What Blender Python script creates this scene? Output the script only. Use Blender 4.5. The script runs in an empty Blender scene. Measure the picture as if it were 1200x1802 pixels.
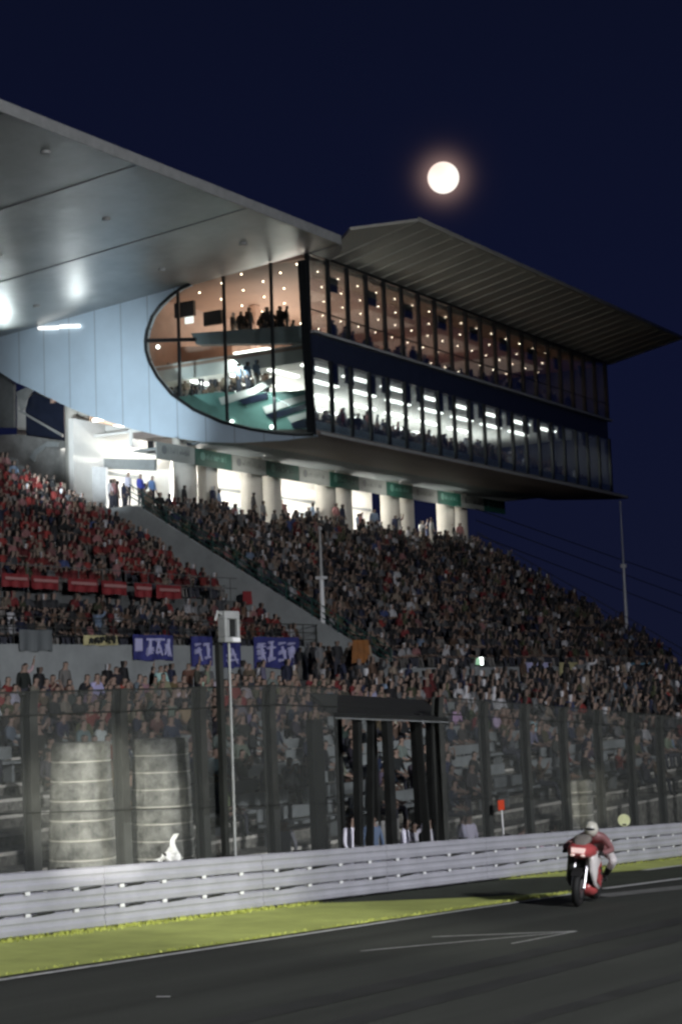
import bpy, bmesh, math, random
import numpy as np
from mathutils import Vector, Matrix
random.seed(7); RNG = np.random.RandomState(7)
S = bpy.context.scene; COL = S.collection
# ------------------------------------------------------------------ camera
F = 3100.0; CX, CY = 600.0, 901.0
def cray(x, y): return Vector((x-CX, -(y-CY), -F)).normalized()
_u = cray(2450, 1155); _n = _u.cross(cray(600, 1219.75)).normalized()
if _n.y < 0: _n = -_n
_v = _n.cross(_u)
WM = Matrix((_u, _v, _n))                       # camera space -> world
cd = bpy.data.cameras.new('camera'); cam = bpy.data.objects.new('camera', cd); COL.objects.link(cam)
cam.matrix_world = WM.to_4x4(); cd.sensor_fit = 'HORIZONTAL'; cd.sensor_width = 36; cd.lens = 36*F/1200
cd.clip_start = 0.2; cd.clip_end = 20000; S.camera = cam
S.view_settings.view_transform = 'Standard'; S.view_settings.look = 'None'; S.view_settings.gamma = 1; S.view_settings.exposure = 0
S.cycles.max_bounces = 6; S.cycles.transparent_max_bounces = 16; S.cycles.filter_width = 2.7
S.cycles.sample_clamp_indirect = 3.0; S.cycles.use_denoising = True
def ray(x, y): return WM @ cray(x, y)
def onY(x, y, Y): d = ray(x, y); return d*(Y/d.y)
def onX(x, y, X): d = ray(x, y); return d*(X/d.x)
def gz(X): return -1.946-0.054*X                # the straight falls away from the camera
def onG(x, y, up=0.0): d = ray(x, y); t = (-1.946+up)/(d.z+0.054*d.x); return d*t
def screen(p):
    c = WM.transposed() @ Vector(p); return CX+F*c.x/-c.z, CY-F*c.y/-c.z, -c.z
# ------------------------------------------------------------------ world: night sky, faint glow of humid air round the moon
w = bpy.data.worlds.new('World'); S.world = w; w.use_nodes = True; nt = w.node_tree; nt.nodes.clear()
MOON = ray(780, 312)
def N(nt, t, **k):
    n = nt.nodes.new(t)
    for a, b in k.items():
        if a[0] == 'i' and a[1:].isdigit(): n.inputs[int(a[1:])].default_value = b
        else: setattr(n, a, b)
    return n
out = N(nt, 'ShaderNodeOutputWorld'); bg = N(nt, 'ShaderNodeBackground'); tc = N(nt, 'ShaderNodeTexCoord')
sep = N(nt, 'ShaderNodeSeparateXYZ'); nt.links.new(tc.outputs['Generated'], sep.inputs[0])
rmp = N(nt, 'ShaderNodeValToRGB'); cr = rmp.color_ramp
cr.elements[0].position = 0.0; cr.elements[0].color = (.0062, .0080, .0240, 1)
cr.elements[1].position = 0.5; cr.elements[1].color = (.0030, .0044, .0140, 1)
e = cr.elements.new(0.18); e.color = (.0044, .0062, .0235, 1)
nt.links.new(sep.outputs['Z'], rmp.inputs[0])
nrm = N(nt, 'ShaderNodeVectorMath', operation='NORMALIZE'); nt.links.new(tc.outputs['Generated'], nrm.inputs[0])
sub = N(nt, 'ShaderNodeVectorMath', operation='DISTANCE', i1=tuple(MOON)); nt.links.new(nrm.outputs[0], sub.inputs[0])
def glow(width, col, strength):
    m = N(nt, 'ShaderNodeMath', operation='DIVIDE', i1=width); nt.links.new(sub.outputs['Value'], m.inputs[0])
    p = N(nt, 'ShaderNodeMath', operation='POWER', i1=2.0); nt.links.new(m.outputs[0], p.inputs[0])
    q = N(nt, 'ShaderNodeMath', operation='MULTIPLY', i1=-1.0); nt.links.new(p.outputs[0], q.inputs[0])
    x = N(nt, 'ShaderNodeMath', operation='EXPONENT'); nt.links.new(q.outputs[0], x.inputs[0])
    v = N(nt, 'ShaderNodeVectorMath', operation='SCALE'); v.inputs[0].default_value = col
    s = N(nt, 'ShaderNodeMath', operation='MULTIPLY', i1=strength); nt.links.new(x.outputs[0], s.inputs[0])
    nt.links.new(s.outputs[0], v.inputs['Scale']); return v
g1 = glow(0.0104, (1, .62, .52), .36); g2 = glow(0.020, (1, .55, .42), .007)
a1 = N(nt, 'ShaderNodeVectorMath', operation='ADD'); a2 = N(nt, 'ShaderNodeVectorMath', operation='ADD')
nt.links.new(g1.outputs[0], a1.inputs[0]); nt.links.new(g2.outputs[0], a1.inputs[1])
nt.links.new(a1.outputs[0], a2.inputs[0]); nt.links.new(rmp.outputs[0], a2.inputs[1])
nt.links.new(a2.outputs[0], bg.inputs[0]); nt.links.new(bg.outputs[0], out.inputs[0])
# ------------------------------------------------------------------ lights (floodlights of the pit side, behind the camera, plus added narrow beams)
def aim(o, tgt): o.rotation_euler = (Vector(tgt)-o.location).to_track_quat('-Z', 'Y').to_euler()
def spot(name, loc, tgt, power, ang, blend=.5, col=(1, .97, .92), size=.3):
    l = bpy.data.lights.new(name, 'SPOT'); l.energy = power; l.spot_size = math.radians(ang); l.spot_blend = blend
    l.color = col; l.shadow_soft_size = size
    o = bpy.data.objects.new(name, l); COL.objects.link(o); o.location = loc; aim(o, tgt); return o
def area(name, loc, tgt, power, sx, sy, col=(1, 1, 1)):
    l = bpy.data.lights.new(name, 'AREA'); l.energy = power; l.shape = 'RECTANGLE'; l.size = sx; l.size_y = sy; l.color = col
    o = bpy.data.objects.new(name, l); COL.objects.link(o); o.location = loc; aim(o, tgt); return o
def point(name, loc, power, col=(1, 1, 1), size=.2):
    l = bpy.data.lights.new(name, 'POINT'); l.energy = power; l.color = col; l.shadow_soft_size = size
    o = bpy.data.objects.new(name, l); COL.objects.link(o); o.location = loc; return o
spot('floodlight_track', (6, -30, 16), (32, 13, -3.5), 88000, 70, .6, (.95, .96, 1), .6)
spot('added_verge_spot', (8, -22, 14), (20, 13.2, -3.0), 30000, 9, 1, (1, 1, .9), .5)  # narrow extra beam, added to brighten the middle of the grass
spot('floodlight_stand', (30, -40, 22), (52, 42, 5), 25000, 52, 1, (.95, .97, 1), .8)
spot('added_stack_spot', (-1.4, .4, .8), onY(212, 1440, 19.5), 60000, 5.4, .75, (1, .97, .86), .06)  # added spot beside the camera, cone narrowed to light the stacks above the guardrail
spot('added_stack_spot_far', (-2, -3, .9), onY(1020, 1412, 18.5), 60000, 2.0, .6, (1, .95, .78), .06)  # second added spot near the camera, brightens only the far stack
# ------------------------------------------------------------------ materials
def mat(name, col, rough=.7, metal=0, noise=0.0, nscale=3.0, stretch=None, bump=0.0, bscale=30.0, spec=.5, emis=None, estr=0, col2=None):
    m = bpy.data.materials.new(name); m.use_nodes = True; t = m.node_tree; b = t.nodes['Principled BSDF']
    b.inputs['Base Color'].default_value = (*col, 1); b.inputs['Roughness'].default_value = rough; b.inputs['Metallic'].default_value = metal
    b.inputs['Specular IOR Level'].default_value = spec
    if emis: b.inputs['Emission Color'].default_value = (*emis, 1); b.inputs['Emission Strength'].default_value = estr
    if noise or bump: tc = N(t, 'ShaderNodeTexCoord')
    if noise:
        n = N(t, 'ShaderNodeTexNoise'); n.inputs['Scale'].default_value = nscale; n.inputs['Detail'].default_value = 6; n.inputs['Roughness'].default_value = .65
        if stretch: mp = N(t, 'ShaderNodeMapping'); mp.inputs['Scale'].default_value = stretch; t.links.new(tc.outputs['Object'], mp.inputs[0]); t.links.new(mp.outputs[0], n.inputs['Vector'])
        else: t.links.new(tc.outputs['Object'], n.inputs['Vector'])
        r = N(t, 'ShaderNodeValToRGB'); c2 = col2 or tuple(min(1, c*(1+noise)) for c in col)
        r.color_ramp.elements[0].position = .3; r.color_ramp.elements[1].position = .7
        r.color_ramp.elements[0].color = (*[c*(1-noise) for c in col], 1); r.color_ramp.elements[1].color = (*c2, 1)
        t.links.new(n.outputs[0], r.inputs[0]); t.links.new(r.outputs[0], b.inputs['Base Color'])
        rr = N(t, 'ShaderNodeMapRange', i3=max(.05, rough-.12), i4=min(1, rough+.12)); t.links.new(n.outputs[0], rr.inputs[0]); t.links.new(rr.outputs[0], b.inputs['Roughness'])
    if bump:
        n = N(t, 'ShaderNodeTexNoise'); n.inputs['Scale'].default_value = bscale; n.inputs['Detail'].default_value = 5
        t.links.new(tc.outputs['Object'], n.inputs['Vector'])
        bp = N(t, 'ShaderNodeBump'); bp.inputs['Strength'].default_value = bump; bp.inputs['Distance'].default_value = .05
        t.links.new(n.outputs[0], bp.inputs['Height']); t.links.new(bp.outputs[0], b.inputs['Normal'])
    return m
def emit(name, col, s): return mat(name, (.8, .8, .8), emis=col, estr=s)
M = {}
M['asphalt'] = mat('asphalt', (.054, .057, .049), .85, noise=.28, nscale=1.0, stretch=(.06, 1.6, 1), bump=.3, bscale=60, spec=.25)
M['asphalt2'] = mat('asphalt_service', (.055, .062, .046), .9, noise=.25, nscale=1.2, bump=.3, bscale=50, spec=.2)
M['asphalt3'] = mat('asphalt_pale', (.20, .20, .19), .85, noise=.25, nscale=2.0, bump=.2, bscale=50, spec=.25)
M['soil'] = mat('soil', (.05, .055, .03), .95, noise=.4, nscale=2, bump=.4)
M['grass'] = mat('grass', (.49, .54, .17), .9, noise=.22, nscale=.9, bump=.15, bscale=45, spec=.1)
M['blade'] = mat('blade', (.54, .58, .14), .8, noise=.25, nscale=1.5, spec=.2)
M['paint'] = mat('line_paint', (.62, .62, .60), .7, noise=.3, nscale=9)
M['rail'] = mat('rail_steel', (.44, .44, .485), .6, .15, noise=.14, nscale=1.3, bump=.1, bscale=6)
M['plate'] = mat('plate_white', (.9, .9, .9), .4)
M['black'] = mat('black_paint', (.012, .013, .012), .6, noise=.3)
M['dark'] = mat('dark_steel', (.026, .028, .025), .6, noise=.3, nscale=2)
M['seam'] = mat('roof_joint', (.20, .21, .21), .5)
M['postgrey'] = mat('weathered_post', (.040, .042, .038), .7, noise=.35, nscale=3)
M['pale'] = mat('pale_steel', (.42, .43, .42), .5, .2, noise=.15)
M['white'] = mat('white_paint', (.75, .76, .76), .5, noise=.1)
M['concrete'] = mat('concrete', (.24, .24, .23), .9, noise=.35, nscale=1.2, bump=.5, bscale=9)
M['terrace'] = mat('terrace_concrete', (.23, .225, .195), .95, noise=.75, nscale=7, bump=1.0, bscale=22)
M['nosing'] = mat('step_nosing', (.72, .70, .62), .7, noise=.2, nscale=5)
M['bench'] = mat('bench', (.22, .24, .24), .6, noise=.25, nscale=2)
M['concrete_d'] = mat('concrete_dark', (.10, .105, .105), .9, noise=.3, nscale=1.2)
M['wallgrey'] = mat('parapet_grey', (.29, .31, .31), .8, noise=.18, nscale=.9)
M['green_rail'] = mat('green_rail', (.02, .07, .06), .5)
M['teal'] = mat('teal_panel', (.20, .38, .34), .35, noise=.12, nscale=1)
M['spandrel'] = mat('spandrel_navy', (.020, .026, .048), .35, noise=.2)
M['mullion'] = mat('mullion_black', (.010, .012, .014), .4)
M['soffit'] = mat('soffit_brown', (.23, .19, .17), .5, noise=.25, nscale=.6)
M['column'] = mat('column_concrete', (.50, .48, .43), .7, noise=.12, nscale=.7)
M['inwhite'] = mat('interior_white', (.78, .77, .73), .7, noise=.1, nscale=.5)
M['inwarm'] = mat('interior_terracotta', (.50, .34, .27), .7, noise=.2, nscale=.6)
M['inbrown'] = mat('interior_ceiling_brown', (.36, .22, .16), .7, noise=.15, nscale=.5)
M['inslab'] = mat('interior_slab_grey', (.22, .25, .26), .6, noise=.1)
M['bgreen'] = mat('banner_green', (.010, .075, .055), .6, noise=.1)
M['bgrey'] = mat('banner_grey_white', (.24, .26, .25), .6, noise=.1)
M['bmark'] = mat('banner_mark_pale', (.10, .24, .20), .6)
M['bmark2'] = mat('banner_mark_grey', (.13, .145, .15), .6)
M['blue'] = mat('banner_blue', (.040, .045, .19), .7, noise=.3, nscale=2)
M['bluew'] = mat('banner_white_strokes', (.50, .50, .74), .7)
M['red'] = mat('banner_red', (.20, .018, .022), .7, noise=.2)
M['redw'] = mat('banner_pink_stripe', (.38, .20, .19), .7)
M['orange'] = mat('orange_cloth', (.22, .085, .02), .8, noise=.3)
M['yellowish'] = mat('cream_cloth', (.50, .46, .24), .8, noise=.2)
M['skyblue'] = mat('light_blue_cloth', (.20, .42, .55), .7, noise=.2)
M['redflag'] = mat('red_board', (.60, .06, .02), .6)
M['sign'] = mat('cream_sign', (.72, .74, .42), .5, noise=.15, nscale=4)
M['cloth'] = mat('white_cloth', (.85, .85, .82), .8)
M['lampw'] = emit('lamp_white', (1, .97, .90), 6)
M['lampw2'] = emit('lamp_white_strip', (1, .97, .92), 1.3)
M['lampy'] = emit('lamp_warm', (1, .80, .60), 16)
M['screen'] = emit('screen_green', (.25, .9, .35), .35)
M['phone'] = emit('torch_white', (.9, 1, .95), 6)
M['monitor'] = mat('monitor_case', (.012, .012, .014), .4)
M['skin'] = mat('skin', (.25, .17, .13), .6)
M['hair'] = mat('hair', (.015, .012, .010), .5)
M['trouser'] = mat('trousers', (.03, .032, .045), .8)
M['overall'] = mat('overall_white', (.80, .76, .84), .8, noise=.1)
# shirt: colour carried by the object itself
def shirt_mat():
    m = bpy.data.materials.new('shirt'); m.use_nodes = True; t = m.node_tree; b = t.nodes['Principled BSDF']
    o = N(t, 'ShaderNodeObjectInfo'); t.links.new(o.outputs['Color'], b.inputs['Base Color']); b.inputs['Roughness'].default_value = .85; return m
M['shirt'] = shirt_mat()
def attr_mat():
    m = bpy.data.materials.new('crowd_clothes'); m.use_nodes = True; t = m.node_tree; b = t.nodes['Principled BSDF']
    o = N(t, 'ShaderNodeAttribute', attribute_name='Col'); t.links.new(o.outputs['Color'], b.inputs['Base Color']); b.inputs['Roughness'].default_value = .8; return m
M['crowd'] = attr_mat()
def glass_mat(name, tint, refl):
    m = bpy.data.materials.new(name); m.use_nodes = True; t = m.node_tree; t.nodes.clear()
    o = N(t, 'ShaderNodeOutputMaterial'); tr = N(t, 'ShaderNodeBsdfTransparent'); tr.inputs[0].default_value = (*tint, 1)
    g = N(t, 'ShaderNodeBsdfGlossy'); g.inputs['Roughness'].default_value = .03; g.inputs[0].default_value = (.9, .95, 1, 1)
    fr = N(t, 'ShaderNodeFresnel'); fr.inputs[0].default_value = 1.35
    mu = N(t, 'ShaderNodeMath', operation='MULTIPLY', i1=refl); t.links.new(fr.outputs[0], mu.inputs[0])
    mx = N(t, 'ShaderNodeMixShader'); t.links.new(mu.outputs[0], mx.inputs[0]); t.links.new(tr.outputs[0], mx.inputs[1]); t.links.new(g.outputs[0], mx.inputs[2])
    t.links.new(mx.outputs[0], o.inputs[0]); return m
M['glass'] = glass_mat('window_glass', (.86, .90, .90), .6)
def mesh_mat():     # woven wire: a fine grid of wires with open gaps
    m = bpy.data.materials.new('wire_mesh'); m.use_nodes = True; t = m.node_tree; t.nodes.clear()
    o = N(t, 'ShaderNodeOutputMaterial'); tr = N(t, 'ShaderNodeBsdfTransparent'); d = N(t, 'ShaderNodeBsdfPrincipled')
    d.inputs['Base Color'].default_value = (.115, .122, .115, 1); d.inputs['Roughness'].default_value = .5; d.inputs['Metallic'].default_value = .4
    tc = N(t, 'ShaderNodeTexCoord'); mp = N(t, 'ShaderNodeMapping'); mp.inputs['Rotation'].default_value = (0, math.radians(45), 0); mp.inputs['Scale'].default_value = (36, 36, 36)
    t.links.new(tc.outputs['Object'], mp.inputs[0]); s = N(t, 'ShaderNodeSeparateXYZ'); t.links.new(mp.outputs[0], s.inputs[0])
    res = []
    for k in ('X', 'Z'):
        f = N(t, 'ShaderNodeMath', operation='FRACT'); t.links.new(s.outputs[k], f.inputs[0])
        l = N(t, 'ShaderNodeMath', operation='LESS_THAN', i1=.245); t.links.new(f.outputs[0], l.inputs[0]); res.append(l)
    mx_ = N(t, 'ShaderNodeMath', operation='MAXIMUM'); t.links.new(res[0].outputs[0], mx_.inputs[0]); t.links.new(res[1].outputs[0], mx_.inputs[1])
    mx = N(t, 'ShaderNodeMixShader'); t.links.new(mx_.outputs[0], mx.inputs[0]); t.links.new(tr.outputs[0], mx.inputs[1]); t.links.new(d.outputs[0], mx.inputs[2])
    t.links.new(mx.outputs[0], o.inputs[0]); return m
M['wire'] = mesh_mat()
def seam_mat(name, col, rough, metal, axis, period, width, dark, aniso=0.0, noise=.08, off=0.0, bumpy=.25):
    m = mat(name, col, rough, metal, noise=noise, nscale=.35)
    t = m.node_tree; b = t.nodes['Principled BSDF']
    tc = N(t, 'ShaderNodeTexCoord'); s = N(t, 'ShaderNodeSeparateXYZ'); t.links.new(tc.outputs['Object'], s.inputs[0])
    a = N(t, 'ShaderNodeMath', operation='ADD', i1=off+1000*period); t.links.new(s.outputs[axis], a.inputs[0])
    d = N(t, 'ShaderNodeMath', operation='DIVIDE', i1=period); t.links.new(a.outputs[0], d.inputs[0])
    f = N(t, 'ShaderNodeMath', operation='FRACT'); t.links.new(d.outputs[0], f.inputs[0])
    l = N(t, 'ShaderNodeMath', operation='LESS_THAN', i1=width/period); t.links.new(f.outputs[0], l.inputs[0])
    old = b.inputs['Base Color'].links[0].from_socket
    mx = N(t, 'ShaderNodeMix', data_type='RGBA'); t.links.new(l.outputs[0], mx.inputs[0]); t.links.new(old, mx.inputs[6]); mx.inputs[7].default_value = (*[c*dark for c in col], 1)
    t.links.new(mx.outputs[2], b.inputs['Base Color'])
    n = N(t, 'ShaderNodeTexNoise'); n.inputs['Scale'].default_value = .5; n.inputs['Detail'].default_value = 2; t.links.new(tc.outputs['Object'], n.inputs['Vector'])
    bp = N(t, 'ShaderNodeBump'); bp.inputs['Strength'].default_value = bumpy; bp.inputs['Distance'].default_value = .15
    t.links.new(n.outputs[0], bp.inputs['Height']); t.links.new(bp.outputs[0], b.inputs['Normal'])
    return m
M['roof1'] = seam_mat('roof_metal_panels', (.37, .39, .39), .42, .70, 'X', 8.0, .05, .7, off=-71.8, noise=.2, bumpy=.35)
M['roof2'] = mat('roof_ribbed_grey', (.44, .43, .37), .6, noise=.12, nscale=.5)
M['panel'] = seam_mat('end_wall_panels', (.50, .62, .72), .45, .15, 'Y', 1.72, .05, .55, bumpy=.1)
# ------------------------------------------------------------------ mesh builder
class MB:
    def __init__(s): s.v = []; s.f = []; s.m = []
    def add(s, vs, fs, mi=0):
        k = len(s.v); s.v += [tuple(v) for v in vs]; s.f += [tuple(i+k for i in f) for f in fs]; s.m += [mi]*len(fs); return s
    def box(s, a, b, mi=0):
        x0, y0, z0 = a; x1, y1, z1 = b
        return s.add([(x0, y0, z0), (x1, y0, z0), (x1, y1, z0), (x0, y1, z0), (x0, y0, z1), (x1, y0, z1), (x1, y1, z1), (x0, y1, z1)],
                     [(0, 3, 2, 1), (4, 5, 6, 7), (0, 1, 5, 4), (1, 2, 6, 5), (2, 3, 7, 6), (3, 0, 4, 7)], mi)
    def prism(s, pts, off, mi=0):     # pts: planar polygon, off: vector of extrusion
        n = len(pts); off = Vector(off); a = [Vector(p) for p in pts]; b = [p+off for p in a]
        nr = sum((a[i].cross(a[(i+1) % n]) for i in range(n)), Vector()); 
        if nr.dot(off) > 0: a.reverse(); b.reverse()
        fs = [tuple(range(n)), tuple(reversed(range(n, 2*n)))]+[(j, i, i+n, j+n) for i in range(n) for j in [(i+1) % n]]
        return s.add(a+b, fs, mi)
    def tube(s, p, q, r0, r1=None, n=10, mi=0):
        p = Vector(p); q = Vector(q); r1 = r0 if r1 is None else r1; d = (q-p).normalized()
        a = d.orthogonal().normalized(); b = d.cross(a); vs = []
        for c, r in ((p, r0), (q, r1)):
            for i in range(n): t = 2*math.pi*i/n; vs.append(c+a*r*math.cos(t)+b*r*math.sin(t))
        return s.add(vs, [(i, (i+1) % n, (i+1) % n+n, i+n) for i in range(n)]+[tuple(reversed(range(n))), tuple(range(n, 2*n))], mi)
    def path(s, pts, r, n=8, mi=0):
        for a, b in zip(pts, pts[1:]): s.tube(a, b, r, n=n, mi=mi)
        return s
    def beam(s, p, q, wx, wy, mi=0):  # square bar between two points, width along X and along Y
        p = Vector(p); q = Vector(q); vs = []
        for c in (p, q): vs += [c+Vector((sx*wx/2, sy*wy/2, 0)) for sx, sy in ((-1, -1), (1, -1), (1, 1), (-1, 1))]
        return s.add(vs, [(0, 3, 2, 1), (4, 5, 6, 7), (0, 1, 5, 4), (1, 2, 6, 5), (2, 3, 7, 6), (3, 0, 4, 7)], mi)
    def ellip(s, c, r, n=12, k=8, mi=0):
        vs = []; c = Vector(c)
        for j in range(1, k):
            th = math.pi*j/k
            for i in range(n): ph = 2*math.pi*i/n; vs.append(c+Vector((r[0]*math.sin(th)*math.cos(ph), r[1]*math.sin(th)*math.sin(ph), r[2]*math.cos(th))))
        vs += [c+Vector((0, 0, r[2])), c-Vector((0, 0, r[2]))]; t = len(vs)-2; fs = []
        for j in range(k-2):
            for i in range(n): a = j*n+i; b = j*n+(i+1) % n; fs.append((a, a+n, b+n, b))
        for i in range(n): fs.append((t, i, (i+1) % n)); fs.append((t+1, (k-2)*n+(i+1) % n, (k-2)*n+i))
        return s.add(vs, fs, mi)
    def build(s, name, mats, parent=None, smooth=False, **props):
        me = bpy.data.meshes.new(name); me.from_pydata(s.v, [], s.f); me.update()
        if not isinstance(mats, (list, tuple)): mats = [mats]
        for m in mats: me.materials.append(M[m])
        if len(mats) > 1: me.polygons.foreach_set('material_index', s.m)
        if smooth: me.polygons.foreach_set('use_smooth', [True]*len(s.f))
        o = bpy.data.objects.new(name, me); COL.objects.link(o)
        if parent:
            o.parent = parent; o.matrix_parent_inverse = Matrix.Identity(4)
            if parent.get('_abs', 1): pass
        tag(o, **props); return o
def tag(o, label=None, cat=None, group=None, kind=None):
    if label: o['label'] = label
    if cat: o['category'] = cat
    if group: o['group'] = group
    if kind: o['kind'] = kind
    return o
def thing(name, label, cat, loc=(0, 0, 0), group=None, parent=None, rz=0):
    o = bpy.data.objects.new(name, None); COL.objects.link(o); o.location = loc; o.rotation_euler = (0, 0, rz); tag(o, label, cat, group); return o
def rebase(root, loc):               # move the Empty to its thing's base, keep the parts where they are
    loc = Vector(loc); root.location = loc
    for c in root.children:
        c.location = c.location-loc
    return root
def bevel(o, wd, seg=2):
    b = o.modifiers.new('bevel', 'BEVEL'); b.width = wd; b.segments = seg; b.limit_method = 'ANGLE'; return o
# ------------------------------------------------------------------ ground
def sheet(name, polys, m, up, kind='structure', **k):
    mb = MB()
    for p in polys: mb.add([(x, y, gz(x)+up) for x, y in p], [tuple(range(len(p)))])
    return mb.build(name, m, kind=kind, **k)
XR = (-60, 160)
mb = MB(); mb.add([(-3000, -3000, gz(-60)-.05), (3000, -3000, -16), (3000, 3000, -16), (-3000, 3000, gz(-60)-.05)], [(0, 1, 2, 3)])
# ground: one sheet to the horizon, sloping with the straight near the track
mb = MB(); xs = [-4000, -80, 200, 4000]; zs = [gz(-80)-.06, gz(-80)-.06, gz(200)-.06, gz(200)-.06]
vs = []; 
for x, z in zip(xs, zs): vs += [(x, -4000, z), (x, 4000, z)]
mb.add(vs, [(2*i, 2*i+2, 2*i+3, 2*i+1) for i in range(3)]); mb.build('ground', 'soil', kind='structure')
sheet('track', [[(-70, -14), (170, -14), (170, 15.9), (-70, 15.9)]], 'asphalt', 0)
gl = [(-20, 12.02), (13.4, 12.02), (20, 11.98), (27.6, 11.86), (27.2, 12.1), (26.2, 12.5), (25.2, 13.1), (24.2, 13.8), (23.4, 14.45), (22, 14.6), (-20, 14.6)]
sheet('service_lane', [[(21.5, 11.9), (70, 11.9), (70, 14.62), (21.5, 14.62)]], 'asphalt2', .004)
gr = [(30.0, 14.6), (31.5, 13.95), (34, 13.45), (40, 13.2), (70, 13.1), (70, 14.6)]
sheet('grass_verge', [gl, gr], 'grass', .012)
# short blades over the verge
bl = MB(); rr = random.Random(3)
def inpoly(x, y, P):
    c = False
    for i in range(len(P)):
        x0, y0 = P[i]; x1, y1 = P[i-1]
        if (y0 > y) != (y1 > y) and x < (x1-x0)*(y-y0)/(y1-y0)+x0: c = not c
    return c
n = 0
while n < 3000:
    x = rr.uniform(8, 50) if rr.random() < .3 else rr.uniform(11, 29); y = rr.choice([rr.uniform(14.3, 14.6), rr.uniform(14.42, 14.6), rr.uniform(11.9, 12.1)])
    if not (inpoly(x, y, gl) or inpoly(x, y, gr)): continue
    n += 1; a = rr.uniform(0, 6.28); h = rr.uniform(.015, .035)*(1.8 if y > 14.35 else 1); z = gz(x)+.012; wd = .012
    dx, dy = math.cos(a)*wd, math.sin(a)*wd
    bl.add([(x-dx, y-dy, z), (x+dx, y+dy, z), (x+rr.uniform(-.03, .03), y+rr.uniform(-.03, .03), z+h)], [(0, 1, 2)])
bl.build('grass', 'blade', kind='stuff', label='short yellow green grass on the verge beside the track', cat='grass')
# lines
def strip(name, p, q, wd, up, m='paint', **k):
    p = Vector(p); q = Vector(q); d = (q-p).normalized(); nn = Vector((-d.y, d.x))*wd/2
    return sheet(name, [[tuple(p+nn), tuple(p-nn), tuple(q-nn), tuple(q+nn)]], m, up, **k)
strip('track_edge_line', (-20, 11.93), (27.6, 11.80), .10, .010)
for (a, b, wd) in [((635, 1676), (1015, 1641), .035), ((760, 1651), (1015, 1641), .05), ((900, 1663), (1015, 1641), .03), ((275, 1757), (300, 1757), .05),
                   ((1060, 1566), (1205, 1547), .16)]:
    p = onG(*a); q = onG(*b); strip('track_marking', (p.x, p.y), (q.x, q.y), wd, .012 if wd == .16 else .010+wd*.02)
p = onG(1050, 1579); q = onG(1260, 1574); strip('pit_exit_strip', (p.x, p.y), (q.x+8, q.y), .5, .008, 'asphalt3')
M['skid'] = mat('rubber_marks', (.030, .031, .028), .8, noise=.3, nscale=2)
for (x0_, y0_, x1_, y1_, w_) in [(6, 7.2, 60, 8.6, .28), (4, 8.1, 70, 9.3, .35), (10, 6.2, 40, 6.0, .22)]: strip('rubber_mark', (x0_, y0_), (x1_, y1_), w_, .005+w_*.004, 'skid')
# kerb-like pale edge of far verge
strip('verge_edge_line', (34, 13.3), (70, 13.0), .18, .016)
# ------------------------------------------------------------------ guardrail
gu = thing('guardrail', 'long grey lilac steel guardrail of three stacked beams beside the track', 'guardrail')
GY = 14.6
prof = [(.0, .0), (-.035, .02), (-.045, .08), (-.026, .108), (-.026, .142), (-.045, .17), (-.035, .23), (.0, .25)]
for k in range(3):
    x = -4.0; sec = 3.72
    while x < 62:
        mb = MB(); zo = .03+k*.262; vs = []
        for xx in (x, x+sec-.012):
            vs += [(xx, GY+py+(0.006 if False else 0), gz(xx)+zo+pz) for py, pz in prof]; vs += [(xx, GY+py+.012, gz(xx)+zo+pz) for py, pz in reversed(prof)]
        n = 16; mb.add(vs, [(i, i+n, (i+1) % n+n, (i+1) % n) for i in range(n)]+[tuple(range(n)), tuple(reversed(range(n, 2*n)))])
        mb.build('rail', 'rail', gu); x += sec
x = 0.9
while x < 52:
    MB().box((x-.05, GY+.02, gz(x)-.3), (x+.05, GY+.15, gz(x)+.82)).build('post', 'dark', gu)
    x += 1.86
x = 11.2
while x < 44:
    for zz in (.285, .547):
        jz = random.uniform(-.008, .008)
        MB().prism([(x-.045, GY-.056, gz(x)+zz-.018+jz), (x+.045, GY-.056, gz(x)+zz-.022+jz), (x+.05, GY-.056, gz(x)+zz+.02+jz), (x-.04, GY-.056, gz(x)+zz+.022+jz)], (0, -.012, 0)).build('bolt_plate', 'plate', gu)
        MB().box((x+.10, GY-.054, gz(x)+zz-.012-.02), (x+.52, GY-.046, gz(x)+zz+.010-.02)).build('lap_joint', 'dark', gu) if random.random() < .55 and x < 40 else None
    x += .93
# ------------------------------------------------------------------ debris fence
fe = thing('catch_fence', 'tall wire mesh debris fence with dark steel posts behind the guardrail', 'fence')
FY = 15.3; k = 0
px_posts = [x for x in [10.2, 12.1, 14.0, 15.9]+[17.8+1.9*i for i in range(0, 30)]]
for x in px_posts:
    if 25.0 < x < 29.0: continue
    ztop = 0.15 if x < 24 else 0.15-.058*(x-24)
    zt = ztop; zb = gz(x)-.2
    # steel H-post: curves over towards the track at the head
    mb = MB(); a = Vector((x+.02, FY, zb)); b = Vector((x-.08, FY-.02, zt-.3)); c = Vector((x-.10, FY-.06, zt+.02))
    for p, q in ((a, b), (b, c)):
        mb.beam(p+Vector((0, -.07, 0)), q+Vector((0, -.07, 0)), .16, .02); mb.beam(p+Vector((0, .07, 0)), q+Vector((0, .07, 0)), .16, .02); mb.beam(p, q, .03, .13)
    mb.build('post', 'postgrey', fe)
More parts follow.
